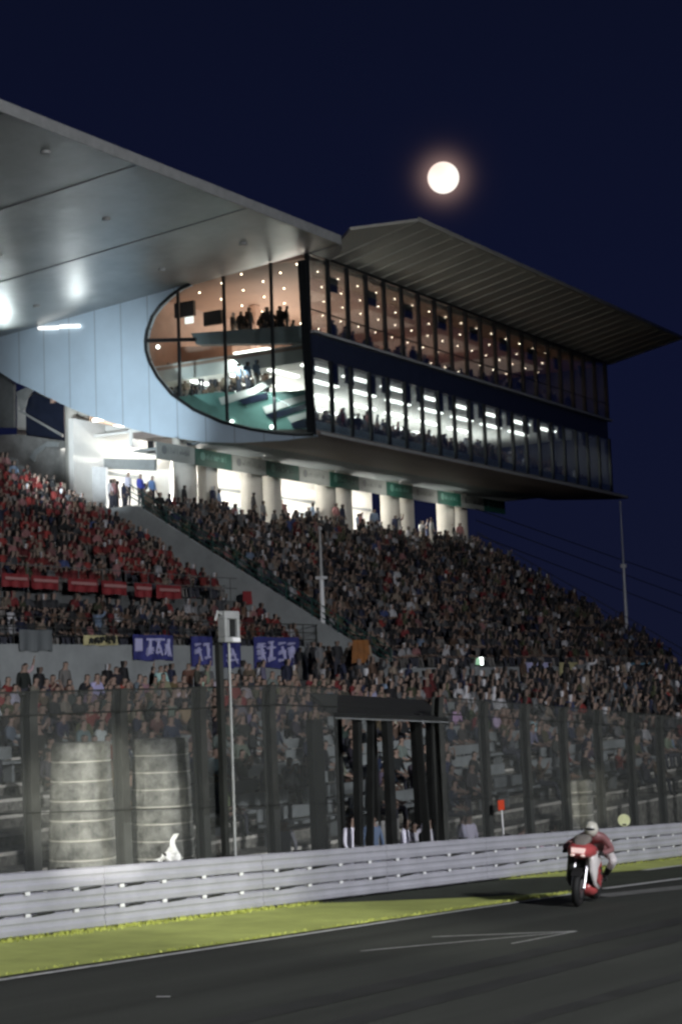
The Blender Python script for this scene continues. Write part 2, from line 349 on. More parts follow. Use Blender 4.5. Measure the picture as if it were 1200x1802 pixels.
def fence_panel(x0, x1):
    z = lambda x: 0.15 if x < 24 else 0.15-.058*(x-24)
    mb = MB(); mb.add([(x0, FY-.09, gz(x0)+.75), (x1, FY-.09, gz(x1)+.75), (x1, FY-.09, z(x1)-.3), (x0, FY-.09, z(x0)-.3), (x1, FY-.13, z(x1)), (x0, FY-.13, z(x0))], [(0, 1, 2, 3), (3, 2, 4, 5)])
    mb.build('wire_mesh', 'wire', fe)
    for h in (0.0,):
        MB().path([(x0, FY-.13, z(x0)), (x1, FY-.13, z(x1))], .012, 6).build('cable', 'dark', fe); MB().path([(x0, FY-.1, z(x0)-.3), (x1, FY-.1, z(x1)-.3)], .012, 6).build('cable', 'dark', fe); MB().path([(x0, FY-.1, gz(x0)+1.5), (x1, FY-.1, gz(x1)+1.5)], .008, 6).build('cable', 'dark', fe)
for a, b in zip(px_posts, px_posts[1:]):
    if a < 24 or a > 28.5: fence_panel(a, b)
# ------------------------------------------------------------------ grandstand
gs = thing('grandstand', 'large concrete grandstand with raked terraces packed with spectators', 'grandstand')
XW = 66.0; RK = .605
def zr(Y): return .83+RK*(Y-37.0)                # floor of the far stand
def zl(Y): return -.25+RK*(Y-37.0)                # floor of the near stand
XE = 103.4; FT0, FTD, FTR, FTN = 16.9, .92, .215, 13     # front terrace: first row, tread, rise, rows
def fz(i): return -3.05+FTR*i
def steps(x0, x1, Y0, tread, n, zf, mat_, name, base):
    mb = MB()
    for i in range(n):
        y = Y0+i*tread; z = zf(i); mb.add([(x0, y, (zf(i-1) if i else base)), (x1, y, (zf(i-1) if i else base)), (x1, y, z), (x0, y, z), (x1, y+tread, z), (x0, y+tread, z)], [(0, 1, 2, 3), (3, 2, 4, 5)])
    y1 = Y0+n*tread; z1 = zf(n-1)
    mb.add([(x0, y1, z1), (x1, y1, z1), (x1, y1, -9), (x0, y1, -9)], [(0, 3, 2, 1)][::-1])
    for xx in (x0, x1):
        vs = [(xx, Y0, -9)]
        for i in range(n): vs += [(xx, Y0+i*tread, zf(i-1) if i else base), (xx, Y0+i*tread, zf(i))]
        vs += [(xx, y1, z1), (xx, y1, -9)]; mb.add(vs, [tuple(range(len(vs))) if xx == x1 else tuple(reversed(range(len(vs))))])
    return mb.build(name, mat_, gs)
steps(5, 130, FT0, FTD, FTN, fz, 'terrace', 'front_terrace', -8.6)
for i in range(FTN):                              # pale nosing strips on the steps
    y = FT0+i*FTD; MB().box((8, y-.012, fz(i)-.05), (60, y+.05, fz(i)+.006)).build('step_nosing', 'nosing', gs)
YB = FT0+FTN*FTD
mb = MB(); mb.box((5, YB+.01, -9), (130, 44, -.47)); mb.build('lower_concourse', 'concrete_d', gs)
LT = .80; LN = 22; LY0 = 40.5
steps(30, XW-.01, LY0, LT, LN, lambda i: zl(LY0)+RK*LT*i, 'concrete_d', 'near_terrace', -.4)
MB().box((30, LY0-.25, -.46), (XW-.02, LY0-.01, 2.05)).build('concourse_wall', 'wallgrey', gs)
RN = 17; RY0 = 37.2
steps(XW+.26, XE, RY0, LT, RN, lambda i: zr(RY0)+RK*LT*i, 'concrete_d', 'far_terrace', -.4)
MB().box((XW+.27, RY0-.3, -.46), (XE+8, RY0-.01, .98)).build('far_stand_parapet', 'wallgrey', gs)
# stair wall
YT = 50.6; 
zw = lambda Y: 1.18+RK*(Y-37.0)
MB().prism([(XW, 36.6, -.45), (XW, 36.6, zw(36.6)), (XW, YT-.5, zw(YT-.5)), (XW, YT+1.5, zw(YT-.5)), (XW, YT+1.5, -.45)], (.24, 0, 0)).build('stair_wall', 'wallgrey', gs)
mb = MB()
Y = 36.8
while Y < YT: mb.tube((XW+.12, Y, zw(Y)-.1), (XW+.12, Y, zw(Y)+.75), .03, n=6); Y += 1.3
for h in (.75, .45, .2): mb.tube((XW+.12, 36.8, zw(36.8)+h), (XW+.12, YT, zw(YT)+h), .028, n=6)
mb.build('stair_railing', 'green_rail', gs)
# railing above concourse wall, with posts
MB().box((59.5, 36.9, -.46), (XW-.02, LY0-.27, .55)).build('landing', 'concrete_d', gs)
mb = MB(); x = 34
while x < XW: mb.tube((x, LY0-.13, 2.0), (x, LY0-.13, 3.0), .025, n=6); x += 1.1
for h in (3.0, 2.65, 2.35): mb.tube((34, LY0-.13, h), (XW, LY0-.13, h), .022, n=6)
mb.build('front_railing', 'dark', gs)
RBY = 43.9; rbz = zl(RBY)+.35
mb = MB(); x = 42
while x < XW-1: mb.tube((x, RBY, rbz-.3), (x, RBY, rbz+.95), .022, n=6); x += 1.5
for h in (.95, .5): mb.tube((42, RBY, rbz+h), (XW-1, RBY, rbz+h), .02, n=6)
mb.build('aisle_railing', 'concrete_d', gs)
# end railing of the far stand (against the sky)
mb = MB()
for h in (1.0, .55): mb.tube((XE, RY0, zr(RY0)+h), (XE, RY0+RN*LT, zr(RY0+RN*LT)+h), .025, n=6)
Y = RY0
while Y < RY0+RN*LT: mb.tube((XE, Y, zr(Y)-.2), (XE, Y, zr(Y)+1.0), .022, n=6); Y += 1.4
for h in (1.5, 3.2, 4.6): mb.tube((XE, RY0+RN*LT, zr(RY0+RN*LT)+h*.55), (XE+45, RY0+8, zr(RY0)+h), .03, n=6)
mb.build('end_railing', 'dark', gs)
# benches on the front terrace
def aisle(x): return (x % 7.4) < 1.0
SEG = 3.4
for i in range(1, 10):
    x = 17.5+(i % 2)*.3; kk = 0
    while x < 49 and kk < 10:
        y = FT0+i*FTD+.42; z = fz(i)
        if random.random() < .93 and not (i < 7 and x < 25.5):
            mb = MB(); mb.box((x, y, z+.36), (x+SEG-.6, y+.34, z+.42)); mb.box((x, y+.33, z+.46), (x+SEG-.6, y+.37, z+.70))
            for sx in (.2, SEG-.85): mb.box((x+sx, y+.1, z), (x+sx+.06, y+.34, z+.36)); mb.box((x+sx, y+.34, z+.3), (x+sx+.05, y+.38, z+.66))
            mb.build('bench', 'bench', gs)
        x += SEG; kk += 1
# upper concourse deck + structure behind
DZ = zr(RY0+RN*LT)-.02
MB().box((XW+.26, RY0+RN*LT+.01, 3), (XE+1.5, 66, DZ)).build('upper_deck', 'concrete', gs)
# ------------------------------------------------------------------ suite building
sb = thing('suite_building', 'two storey glazed hospitality building with oval end window above the grandstand', 'building')
X0, X1, FYB = 71.85, 109.85, 43.87
BZ0, BZ1, SP0, SP1, TZ = 12.4, 12.75, 15.75, 17.5, 21.55
BAY = 1.9; BACK = 55.0
# soffit and base slab
mb = MB(); mb.prism([(X0+.3, FYB-.45, BZ0), (X0+.3, FYB-.45, BZ0+.12), (X0+.3, FYB+.05, BZ1), (X0+.3, BACK, 13.9), (X0+.3, BACK, 13.45), (X0+.3, 50.8, 13.15), (X0+.3, 49.0, BZ0+.35), (X0+.3, FYB+.4, BZ0)], (X1-X0+1.6, 0, 0))
mb.build('base_soffit', 'soffit', sb)
MB().box((X0-.02, FYB-.5, BZ0+.03), (X1+1.7, FYB-.46, BZ0+.15)).build('base_edge_trim', 'pale', sb)
MB().box((X0+.35, FYB+.06, BZ1+.002), (X1, BACK, BZ1+.10)).build('lower_floor', 'inslab', sb)
# sill blocks
for i in range(20):
    x = X0+i*BAY; MB().box((x+.12, FYB-.02, BZ1+.02), (x+BAY-.12, FYB+.12, BZ1+.42)).build('sill_block', 'wallgrey', sb)
MB().box((X0+.2, FYB+.02, SP0+.55), (X1, FYB+.35, SP1-.02)).build('spandrel', 'spandrel', sb)
MB().box((X0+.1, FYB-.28, SP1-.03), (X1+.2, FYB+.02, SP1+.09)).build('ledge', 'pale', sb)
MB().box((X0+1.9, FYB+.36, SP0+.75), (X1, 54.9, SP1-.1)).build('mid_floor', 'inwhite', sb)
MB().box((X0+.2, 54.9, 13.0), (X1, 55.1, SP0+.75)).build('lower_back_wall', 'inwhite', sb)
MB().box((X0+.2, 54.9, SP0+.76), (X1, 55.1, TZ)).build('upper_back_wall', 'inwarm', sb)
MB().box((X0+.15, FYB+.3, TZ-.30), (X1, 55.1, TZ-.14)).build('upper_ceiling', 'inbrown', sb)
MB().box((X1-.1, FYB+.1, BZ1+.1), (X1+.05, 55, TZ-.2)).build('far_end_wall', 'spandrel', sb)
MB().box((X0+.1, FYB-.06, TZ-.16), (X1+.1, FYB+.2, TZ)).build('head_beam', 'mullion', sb)
for i in range(21):
    x = X0+i*BAY
    MB().box((x-.075, FYB-.12, SP1+.09), (x+.075, FYB+.06, TZ-.17)).build('mullion', 'mullion', sb)
    MB().box((x-.085, FYB-.12, BZ1+.0), (x+.085, FYB+.06, SP0+.56)).build('mullion', 'mullion', sb)
    if i < 20:
        mb = MB(); mb.box((x+.09, FYB-.012, SP1+.1), (x+BAY-.09, FYB+.008, TZ-.17)); mb.build('window_pane', 'glass', sb)
        mb = MB(); mb.box((x+.10, FYB-.05, BZ1+.03), (x+BAY-.10, FYB-.03, SP0+.5)); mb.build('window_pane', 'glass', sb)
        MB().box((x+.09, FYB-.02, SP1+1.15), (x+BAY-.09, FYB+.03, SP1+1.2)).build('window_rail', 'mullion', sb)
for i in range(20):                               # screens hung below the spandrel
    x = X0+.25+i*BAY+(.35 if i % 2 else 0)
    MB().box((x, FYB+.38, SP0-.05-(.35 if i % 2 else .12)), (x+.85, FYB+.46, SP0+.62)).build('hanging_monitor', 'monitor', sb)
for i in range(9):
    x = X0+3+i*4.0; MB().box((x, FYB+.6, TZ-1.35), (x+.95, FYB+.7, TZ-.6)).build('ceiling_monitor', 'monitor', sb)
# ceiling lights, lower floor: bright strips; upper floor: pin lights
for j, Y in enumerate((45.6, 47.6, 49.9, 52.4)):
    for i in range(9):
        x = X0+2.4+i*4.05
        if x+2.6 < X1-.3 and i < (8 if j < 2 else 7): MB().box((x, Y, SP0+.66), (x+2.6, Y+.28, SP0+.745)).build('ceiling_lamp', 'lampw', sb)
rp = random.Random(11); cnt = 0
for j, Y in enumerate((45.0, 46.6, 48.3, 50.2, 52.3)):
    for i in range(19):
        x = X0+.9+i*2.0+(j % 2)*1.0
        if x < X1-.2: MB().ellip((x, Y, TZ-.34), (.036, .036, .028), 8, 5).build('pin_light', 'lampy', sb); cnt += 1
# seating tiers inside the lower floor, facing the track
mb = MB()
for r in range(5): mb.box((X0+6, 45.0+r*1.0, BZ1+.1), (X1-.4, 46.0+r*1.0, BZ1+.12+.38*r))
mb.build('lower_seating_tier', 'inslab', sb)
mb = MB(); mb.box((X0+6, FYB+.8, SP1-.09), (X1-.4, FYB+.86, SP1+.55)); mb.build('upper_bar_counter', 'inslab', sb)
for i, x in enumerate((79, 86.5, 93.5, 100.5)): MB().box((x, 51.6, SP1-.08), (x+.45, 52.0, TZ-.32)).build('inner_pillar', 'inwarm', sb)
# end wall with the oval cut-out
PX = 71.55
def wx(x, y, X=PX): return onX(x, y, X)
low = [(555, 767), (497, 775), (413, 779), (354, 777), (283, 767), (233, 755), (158, 732), (117, 715), (54, 684), (25, 671), (0, 655), (-60, 612), (-120, 560)]
topn = [(-120, 560)]
hole = [(334, 500), (318, 507), (300, 520), (282, 537), (268, 556), (259, 580), (256, 600), (257, 617), (263, 637), (277, 663), (302, 693), (340, 720), (390, 742), (443, 755), (483, 761), (520, 764), (552, 764)]
P = [wx(*p) for p in low]+[wx(-120, 470)]+[wx(200, 470)]+[wx(*p) for p in hole]
MB().prism(P, (.3, 0, 0)).build('end_wall', 'panel', sb)
mb = MB(); hp = [wx(*p, X=PX-.02) for p in hole]
mb.path(hp, .09, 8); mb.build('oval_frame', 'mullion', sb)
gp = [wx(*p, X=PX+.13) for p in hole]+[wx(528, 459, PX+.13), wx(420, 470, PX+.13)]
MB().prism(gp, (.02, 0, 0)).build('oval_glass', 'glass', sb)
for (xa, ya, xb, yb) in [(313, 512, 317, 697), (393, 486, 400, 740), (476, 462, 484, 757), (531, 458, 549, 768)]:
    a = wx(xa, ya, PX+.1); b = wx(xb, yb, PX+.1); MB().beam(b, a, .12, .13 if xa < 530 else .45).build('oval_mullion', 'mullion', sb)
a, b = wx(258, 599, PX+.05), wx(345, 597, PX+.05); MB().beam(a, b, .15, .01).build('oval_transom', 'mullion', sb) if False else MB().tube(a, b, .10, n=6).build('oval_transom', 'mullion', sb)
# interior behind the oval: balcony, warm walls, teal stair
MB().prism([wx(336, 586, 73.4), (wx(345, 606, 73.4)), wx(532, 603, 73.4), wx(532, 572, 73.4)], (.6, 0, 0)).build('balcony_edge', 'inslab', sb)
MB().box((74.0, FYB+.4, 17.15), (X0+1.89, 62.5, 17.32)).build('balcony_floor', 'inwarm', sb)
MB().box((73.4, 61.2, 16.2), (88, 61.4, 20.6)).build('lobby_wall', 'inwarm', sb)
MB().box((72.4, 55.2, 20.75), (88, 61.2, 20.9)).build('lobby_ceiling', 'inbrown', sb)
MB().box((74.5, 55.12, 16.5), (88, 61.1, 16.7)).build('lobby_balcony', 'inwhite', sb)
MB().prism([wx(300, 700, 73.0), wx(345, 722, 73.0), wx(392, 743, 73.0), wx(484, 762, 73.0), wx(546, 764, 73.0), wx(543, 685, 73.0), wx(470, 690, 73.0), wx(380, 690, 73.0)], (.15, 0, 0)).build('lobby_balustrade', 'teal', sb)
for (pts) in [[(385, 700), (445, 682), (480, 662), (483, 672), (448, 694), (390, 712)], [(462, 716), (505, 702), (546, 692), (546, 701), (508, 714), (468, 728)], [(505, 734), (546, 722), (546, 732), (512, 744)]]:
    MB().prism([wx(x, y, 72.85) for x, y in pts], (.10, 0, 0)).build('stair_flight', 'inwhite', sb)
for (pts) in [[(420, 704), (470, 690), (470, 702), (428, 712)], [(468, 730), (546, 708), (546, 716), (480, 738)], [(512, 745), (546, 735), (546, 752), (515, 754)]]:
    MB().prism([wx(x, y, 72.88) for x, y in pts], (.08, 0, 0)).build('stair_painted_shade', 'spandrel', sb)  # navy strips drawn as the shade between the white flights
for p in [(462, 645), (430, 618)]: pass
# big bright lamps in the lobby
for (x, y, X) in [(440, 618, 78), (470, 628, 80), (505, 640, 82), (500, 622, 76), (430, 640, 84)]:
    c = onX(x, y, X); MB().box((c.x, c.y-1.1, c.z), (c.x+2.2, c.y+1.1, c.z+.07)).build('lobby_lamp', 'lampw', sb)
for p in [(408, 742), (478, 751), (278, 610)]:
    c = wx(*p, X=72.9); MB().ellip(c, (.10, .10, .10)).build('floor_lamp', 'lampw', sb)
MB().prism([wx(x, y, 76.5) for x, y in [(250, 612), (408, 607), (408, 655), (395, 700), (250, 705)]], (.15, 0, 0)).build('lobby_partition', 'inwarm', sb)
MB().prism([wx(x, y, 75.6) for x, y in [(268, 676), (330, 662), (392, 672), (392, 700), (268, 700)]], (.9, 0, 0)).build('lobby_bar', 'inslab', sb)
for (x, y, a, b) in [(322, 545, 38, 24), (372, 560, 34, 22)]:
    c = wx(x, y, 74.5); MB().box((c.x, c.y-a*.03*.6, c.z-b*.03*.5), (c.x+.2, c.y+a*.03*.5, c.z+b*.03*.6)).build('lobby_screen', 'monitor', sb)
c = wx(328, 565, 74.2); MB().box((c.x, c.y-.4, c.z-.12), (c.x+.1, c.y+.1, c.z+.22)).build('lobby_sign_lamp', 'lampw2', sb)
# roofs
zt1 = lambda Y: 21.55-.0815*(Y-42.0)               # underside of the near roof, lower towards the back
RY1 = 41.95
mb = MB(); xl, xr = 8.0, X0-.02
mb.prism([(xl, RY1, zt1(RY1)), (xl, 68, zt1(68)), (xl, 68, zt1(68)+.5), (xl, RY1, zt1(RY1)+.32)], (xr-xl, 0, 0)); mb.build('near_roof', 'roof1', sb)
for xs_ in (63.8, 55.8, 47.8, 39.8): MB().prism([(xs_, RY1, zt1(RY1)-.03), (xs_, 67, zt1(67)-.03), (xs_, 67, zt1(67)+.02), (xs_, RY1, zt1(RY1)+.02)], (.05, 0, 0)).build('roof_seam', 'seam', sb)
for xq, yq in ((52, 43.5), (52.5, 50.5), (60.2, 47), (60.5, 53.5), (68, 45), (68.3, 50), (68.4, 58), (60.4, 60)): MB().tube((xq, yq, zt1(yq)-.10), (xq, yq, zt1(yq)+.02), .16, .20, 14).build('roof_light_fitting', 'pale', sb)
MB().box((xl, RY1-.10, zt1(RY1)-.06), (xr-.02, RY1-.02, zt1(RY1)+.40)).build('near_roof_fascia', 'pale', sb)
MB().prism([(xr+.02, RY1+.0, zt1(RY1)-.02), (xr+.02, FYB-.3, zt1(FYB)-.05), (xr+1.8, FYB-.3, zt1(FYB)-.05), (xr+1.2, RY1+.6, zt1(RY1)-.02)], (0, 0, .3)).build('near_roof_tip', 'roof1', sb)
# far canopy roof with ribs
q2 = onY(1200, 597, 38.9); q1 = onY(735, 388, 38.9); rx1 = 111.6
zf2 = (q1.z+q2.z)/2; zb2 = TZ+.10
cs = [(74.0, FYB+.2, zb2), (rx1, FYB+.2, zb2), (q2.x, 38.9, zf2), (q1.x, 38.9, zf2), (71.9, 41.4, zb2+(zf2-zb2)*.50)]
mb = MB(); mb.prism(cs, (0, 0, .14)); mb.build('far_roof', 'roof2', sb)
mb = MB(); mb.prism([(72.5, FYB+.21, zb2), (rx1, FYB+.21, zb2), (rx1, 60, zb2), (72.5, 60, zb2)], (0, 0, .3)); mb.build('far_roof_deck', 'roof2', sb)
nr = 30
for i in range(nr):
    t = i/(nr-1); xb = 74.5+(rx1-.5-74.5)*t; xf = q1.x+.1+(q2.x-.25-q1.x)*t
    MB().beam((xb, FYB-.1, zb2-.13), (xf, 39.0, zf2-.13), .22, .02).build('roof_rib', 'roof2', sb) if False else \
    MB().prism([(xb-.12, FYB+.1, zb2-.07), (xb+.12, FYB+.1, zb2-.07), (xf+.12, 39.0, zf2-.05), (xf-.12, 39.0, zf2-.05)], (0, 0, .06)).build('roof_rib', 'roof2', sb)
MB().prism([(q1.x, 38.82, zf2-.02), (q2.x, 38.82, zf2-.02), (q2.x, 38.82, zf2+.2), (q1.x, 38.82, zf2+.2)], (0, .07, 0)).build('far_roof_fascia', 'roof2', sb)
# columns
CYL = 52.0
for xm in (73.6, 79.7, 87.4, 95.0, 102.4):
    for dx, r in ((-1.0, .60), (1.0, .52)):
        MB().tube((xm+dx, CYL, DZ-.02), (xm+dx, CYL, 13.6), r, n=24).build('column', 'column', sb, smooth=False)
        for p in sb.children[-1:]: pass
# bright concourse behind the columns
MB().box((70.5, 57.5, DZ), (101.5, 57.8, 14.6)).build('concourse_back_wall', 'inwhite', sb)
MB().box((72.1, 50.9, 13.75), (101.5, 57.4, 13.9)).build('concourse_ceiling', 'inwhite', sb)
for i in range(6):
    x = 75+i*4.4
    MB().box((x, 53.4, 13.62), (x+2.4, 53.75, 13.74)).build('concourse_lamp', 'lampw', sb)
for (x0, x1, z0, z1) in ((76.5, 78.6, DZ, 11.3), (84, 86, DZ, 11.0), (91.5, 93.0, DZ, 11.2)):
    MB().box((x0, 57.1, z0), (x1, 57.45, z1)).build('kiosk', 'inslab', sb)
MB().box((72.5, 57.3, 11.9), (101.0, 57.46, 12.05)).build('kiosk_fascia', 'wallgrey', sb)
# stair tower on the near side of the columns
def pan(name, m, X, pts, th=.2): return MB().prism([wx(x, y, X) for x, y in pts], (th, 0, 0)).build(name, m, st)
st = thing('stair_tower', 'brightly lit white stair and concourse tower under the pale blue wall', 'building')
MB().tube((72.6, onX(143, 760, 72.6).y, 7), (72.6, onX(143, 760, 72.6).y, wx(143, 700, 72.6).z), .46, n=20).build('pillar', 'column', st)
MB().tube((72.2, onX(127, 760, 72.2).y, 7), (72.2, onX(127, 760, 72.2).y, wx(127, 700, 72.2).z), .38, n=20).build('pillar', 'column', st)
pan('back_wall', 'inwhite', 76, [(30, 960), (300, 960), (300, 690), (30, 690)])
pan('ceiling_band', 'inwhite', 73.2, [(155, 762), (272, 763), (272, 756), (155, 745)])
pan('balcony', 'wallgrey', 73.0, [(150, 806), (272, 808), (272, 828), (150, 824)])
pan('balcony_painted_shade', 'concrete_d', 72.9, [(155, 762), (195, 764), (195, 768), (155, 766)])  # thin dark strip drawn as the shade under the ceiling band
pan('doorway', 'monitor', 74.0, [(154, 775), (164, 775), (164, 805), (154, 805)])
pan('speaker_box', 'monitor', 72.7, [(259, 776), (270, 776), (272, 797), (260, 797)])
pan('white_screen_wall', 'white', 72.0, [(148, 820), (186, 822), (186, 905), (148, 905)])
pan('dark_window', 'spandrel', 73.6, [(45, 706), (60, 692), (112, 712), (114, 778), (46, 772)])
pan('window_frame', 'pale', 73.3, [(28, 690), (45, 682), (57, 685), (48, 700), (44, 716), (36, 724)], .1)
pan('window_rail', 'pale', 73.3, [(30, 722), (36, 722), (110, 764), (110, 769)], .1)
pan('parapet', 'concrete', 72.6, [(-60, 768), (30, 764), (114, 776), (122, 790), (122, 850), (-60, 850)])
pan('curved_railing', 'wallgrey', 72.3, [(52, 805), (62, 790), (85, 776), (104, 778), (100, 786), (80, 786), (64, 800), (60, 812)], .1)
pan('green_block', 'concrete_d', 72.0, [(-40, 640), (0, 655), (24, 676), (24, 752), (-40, 752)])
for (x, y) in [(205, 820), (176, 740), (170, 830), (212, 752)]:
    c = wx(x, y, 74.4); MB().box((c.x, c.y-.5, c.z), (c.x+.12, c.y+.5, c.z+.16)).build('tower_lamp', 'lampw', st)
# lamp strip on the end wall
for (x0, x1, y) in ((68, 102, 577), (106, 140, 574)):
    a = wx(x0, y, PX-.12); b = wx(x1, y-1, PX-.12); MB().tube(a, b, .10, n=8).build('wall_uplighter', 'lampw2', sb)
# lamps: upper warm, lower white, concourse; some are added fills without a fixture
for x, pw in ((75, 85), (84, 70), (93, 50), (102, 48)): area('suite_upper_lamp', (x+2, 49.5, TZ-.45), (x+2, 50, 0), pw, 6, 5, (1, .66, .45))
area('suite_upper_wash', (80, 50.5, 18.0), (80, 51.5, 30), 60, 10, 3, (1, .62, .45))
area('suite_upper_wash', (96, 50.5, 18.0), (96, 51.5, 30), 60, 10, 3, (1, .62, .45))
for x, pw in ((77, 330), (85.5, 330), (94, 300), (102, 260)): area('suite_ceiling_fill', (x, 50.6, BZ1+2.0), (x, 49.0, 30), pw, 7, 3, (1, .97, .91))  # unseen upward fill, added to whiten the lower floor's ceiling
area('lobby_lamp_warm', (77, 58, 20.5), (77, 58, 0), 75, 5, 4, (1, .66, .50))
area('lobby_fill_low', (76, 58.5, 16.2), (78, 60, 13), 130, 4, 2, (1, .68, .50))  # unseen warm fill, added to tint the wall below the balcony
area('lobby_lamp_up', (77, 49, 13.6), (77, 49, 30), 45, 5, 5, (1, .98, .94))
area('balustrade_fill', (72.4, 47.5, 15.6), (73.2, 49, 12.8), 170, .5, 6, (.92, 1, .98))  # unseen fill, added to brighten the teal balustrade
area('lobby_lamp_white', (76.5, 50, 16.3), (75, 50, 0), 80, 4, 5, (.92, 1, .98))
for x in (76, 83, 90, 97): area('concourse_lamp_light', (x, 53.0, 13.4), (x, 57.4, 9.5), 1300, 5, .6, (1, .96, .88))
for x in (76.2, 83.6, 91.2, 98.6): point('concourse_fill_low', (x, 54.6, 11.4), 700, (1, .96, .88), .3)  # bare point fills, added to lift the concourse ceiling and columns
for x in (75.5, 83.5, 91.5, 99.5): area('soffit_fill', (x, 49.6, 12.1), (x, 52.4, 10.2), 35, 3, .4, (1, .95, .86))  # unseen fills, added to light the advertising strip and column fronts
area('tower_lamp_light', (74.6, 58.5, 13.6), (75, 58, 0), 300, 2, 5, (1, .97, .92))
point('tower_lamp_low', (73.2, 56.5, 10.3), 50, (1, .98, .95), .3)
# uplighters throwing light on the blue wall and metal roof
spot('roof_uplighter', (60, 58, 11.0), (58, 53, 20), 2600, 110, 1, (.9, 1, .98), .6)
spot('wall_uplight', (70.9, 57.2, 18.3), (66.6, 54.0, 20.6), 150, 120, .8, (.95, 1, 1), .35)
spot('wall_uplight_near', (70.9, 62.3, 18.2), (67, 59.5, 20.1), 260, 120, .8, (.9, 1, 1), .35)
spot('wall_wash', (54, 47, 9.0), (71.5, 55.5, 14.6), 20000, 38, 1, (.82, .93, 1), .6)
# ------------------------------------------------------------------ banners and hanging cloths
def rect(mb, o, ax, ay, x0, y0, x1, y1, th, mi):   # a thin bar on a panel with origin o and axes ax, ay
    o = Vector(o); ax = Vector(ax); ay = Vector(ay); n = ax.cross(ay).normalized()
    P = [o+ax*x0+ay*y0, o+ax*x1+ay*y0, o+ax*x1+ay*y1, o+ax*x0+ay*y1]; mb.prism(P, n*th, mi)
ordw = ['first', 'second', 'third', 'fourth', 'fifth', 'sixth', 'seventh', 'eighth', 'ninth', 'tenth', 'eleventh', 'twelfth', 'thirteenth', 'fourteenth', 'fifteenth', 'sixteenth', 'seventeenth', 'eighteenth', 'nineteenth', 'twentieth']
def ordn(i):
    if i < 20: return ordw[i]
    tens = {2: 'twenty', 3: 'thirty', 4: 'forty', 5: 'fifty', 6: 'sixty', 7: 'seventy', 8: 'eighty', 9: 'ninety'}; t, r = divmod(i+1, 10)
    return (tens[t]+'-'+ordw[r-1]) if r else {2: 'twentieth', 3: 'thirtieth', 4: 'fortieth', 5: 'fiftieth', 6: 'sixtieth', 7: 'seventieth', 8: 'eightieth', 9: 'ninetieth'}[t]
for i in range(12):                                # advertising strip below the glazed box
    px0 = 1/(.4598+.01493*i)*1000; px1 = 1/(.4598+.01493*(i+1))*1000
    x0 = onY(2450-px0, 800, 51.0).x; x1 = onY(2450-px1, 800, 51.0).x; g = i % 2 == 1; z0 = 11.70; z1 = 12.55
    t = thing('advertising_panel', '%s %s advertising panel from the white-columned end of the strip' % (ordn(i//2), 'dark green' if g else 'pale grey'), 'banner', (x0, 51, z0), 'advertising panels hung in front of the columns')
    MB().box((0.03, 0, 0), (x1-x0-.03, .06, z1-z0)).build('panel', 'bgreen' if g else 'bgrey', t)
    mb = MB(); W = x1-x0; r = random.Random(i)
    # swoosh-like emblem and an illegible row of letters
    mb.tube((W*.20, -.012, .5), (W*.20, 0, .5), .22, n=18)
    x = W*.30
    while x < W*.84:
        cw = r.uniform(.09, .17); mb.box((x, -.012, .36), (x+.035, -.002, .36+r.choice([.2, .3, .3]))); 
        if r.random() < .7: mb.box((x+.034, -.012, .36+r.choice([0, .13, .17])), (x+cw, -.002, .40+r.choice([0, .13, .17])))
        x += cw+.05
    mb.build('lettering', 'bmark' if g else 'bmark2', t)
def cloth(name, label, x0, y0, x1, y1, Y, m, cat='banner', group=None, sag=.05):
    a = onY(x0, y0, Y); b = onY(x1, y1, Y); W = b.x-a.x; H = a.z-b.z
    t = thing(name, label, cat, (a.x, Y, b.z), group); mb = MB(); nx, nz = 14, 6; rr = random.Random(int(x0)); ph = rr.uniform(0, 6)
    vs = []
    for k in (0, 1):
        for j in range(nz+1):
            for i in range(nx+1): vs.append((W*i/nx, sag*math.sin(i*1.1+ph)*(1-j/nz*.6)-k*-.01, H*j/nz-.03*math.sin(i*.7+ph)*H*(1 if j in (0,) else .3)))
    q = (nx+1)*(nz+1); fs = []
    for j in range(nz):
        for i in range(nx):
            k0 = j*(nx+1)+i; fs.append((k0, k0+1, k0+nx+2, k0+nx+1)); fs.append((q+k0, q+k0+nx+1, q+k0+nx+2, q+k0+1))
    mb.add(vs, fs); mb.build('cloth', m, t); return t, W, H
def strokes(t, W, H, n, m, seed, x0=.1, x1=.95):   # brush-written characters
    rr = random.Random(seed); mb = MB(); cw = W*(x1-x0)/n
    for i in range(n):
        ox = W*x0+cw*i; u_ = cw*.8; v_ = H*.72; oz = H*.14
        for s in range(rr.choice([4, 5, 6])):
            k = rr.random(); th = .068
            if k < .45: zz = oz+v_*rr.uniform(.1, .95); a = (ox+u_*rr.uniform(0, .2), -.075, zz); b = (ox+u_*rr.uniform(.7, 1), -.075, zz+.04)
            elif k < .75: xx = ox+u_*rr.uniform(.15, .85); a = (xx, -.075, oz+v_*rr.uniform(.6, 1)); b = (xx, -.075, oz+v_*rr.uniform(0, .3))
            else: a = (ox+u_*.5, -.075, oz+v_*rr.uniform(.5, .9)); b = (ox+u_*rr.choice([.05, .95]), -.075, oz+v_*rr.uniform(0, .2))
            mb.tube(a, b, th, th*.5, n=6)
    mb.build('lettering', m, t)
RY = LY0-.33
t, W, H = cloth('cheering_banner', 'blue banner with white football-like picture and strokes, furthest from the light box', 233, 1117, 306, 1162, RY, 'blue')
strokes(t, W, H, 3, 'bluew', 5, .3); mb = MB(); mb.box((.05, -.075, H*.35), (W*.2, -.068, H*.85)); mb.box((W*.30, -.075, H*.78), (W*.75, -.068, H*.86)); mb.build('lettering', 'bluew', t)
t, W, H = cloth('cheering_banner', 'blue banner with white written characters just beside the light box pole', 336, 1120, 375, 1172, RY, 'blue'); strokes(t, W, H, 2, 'bluew', 8)
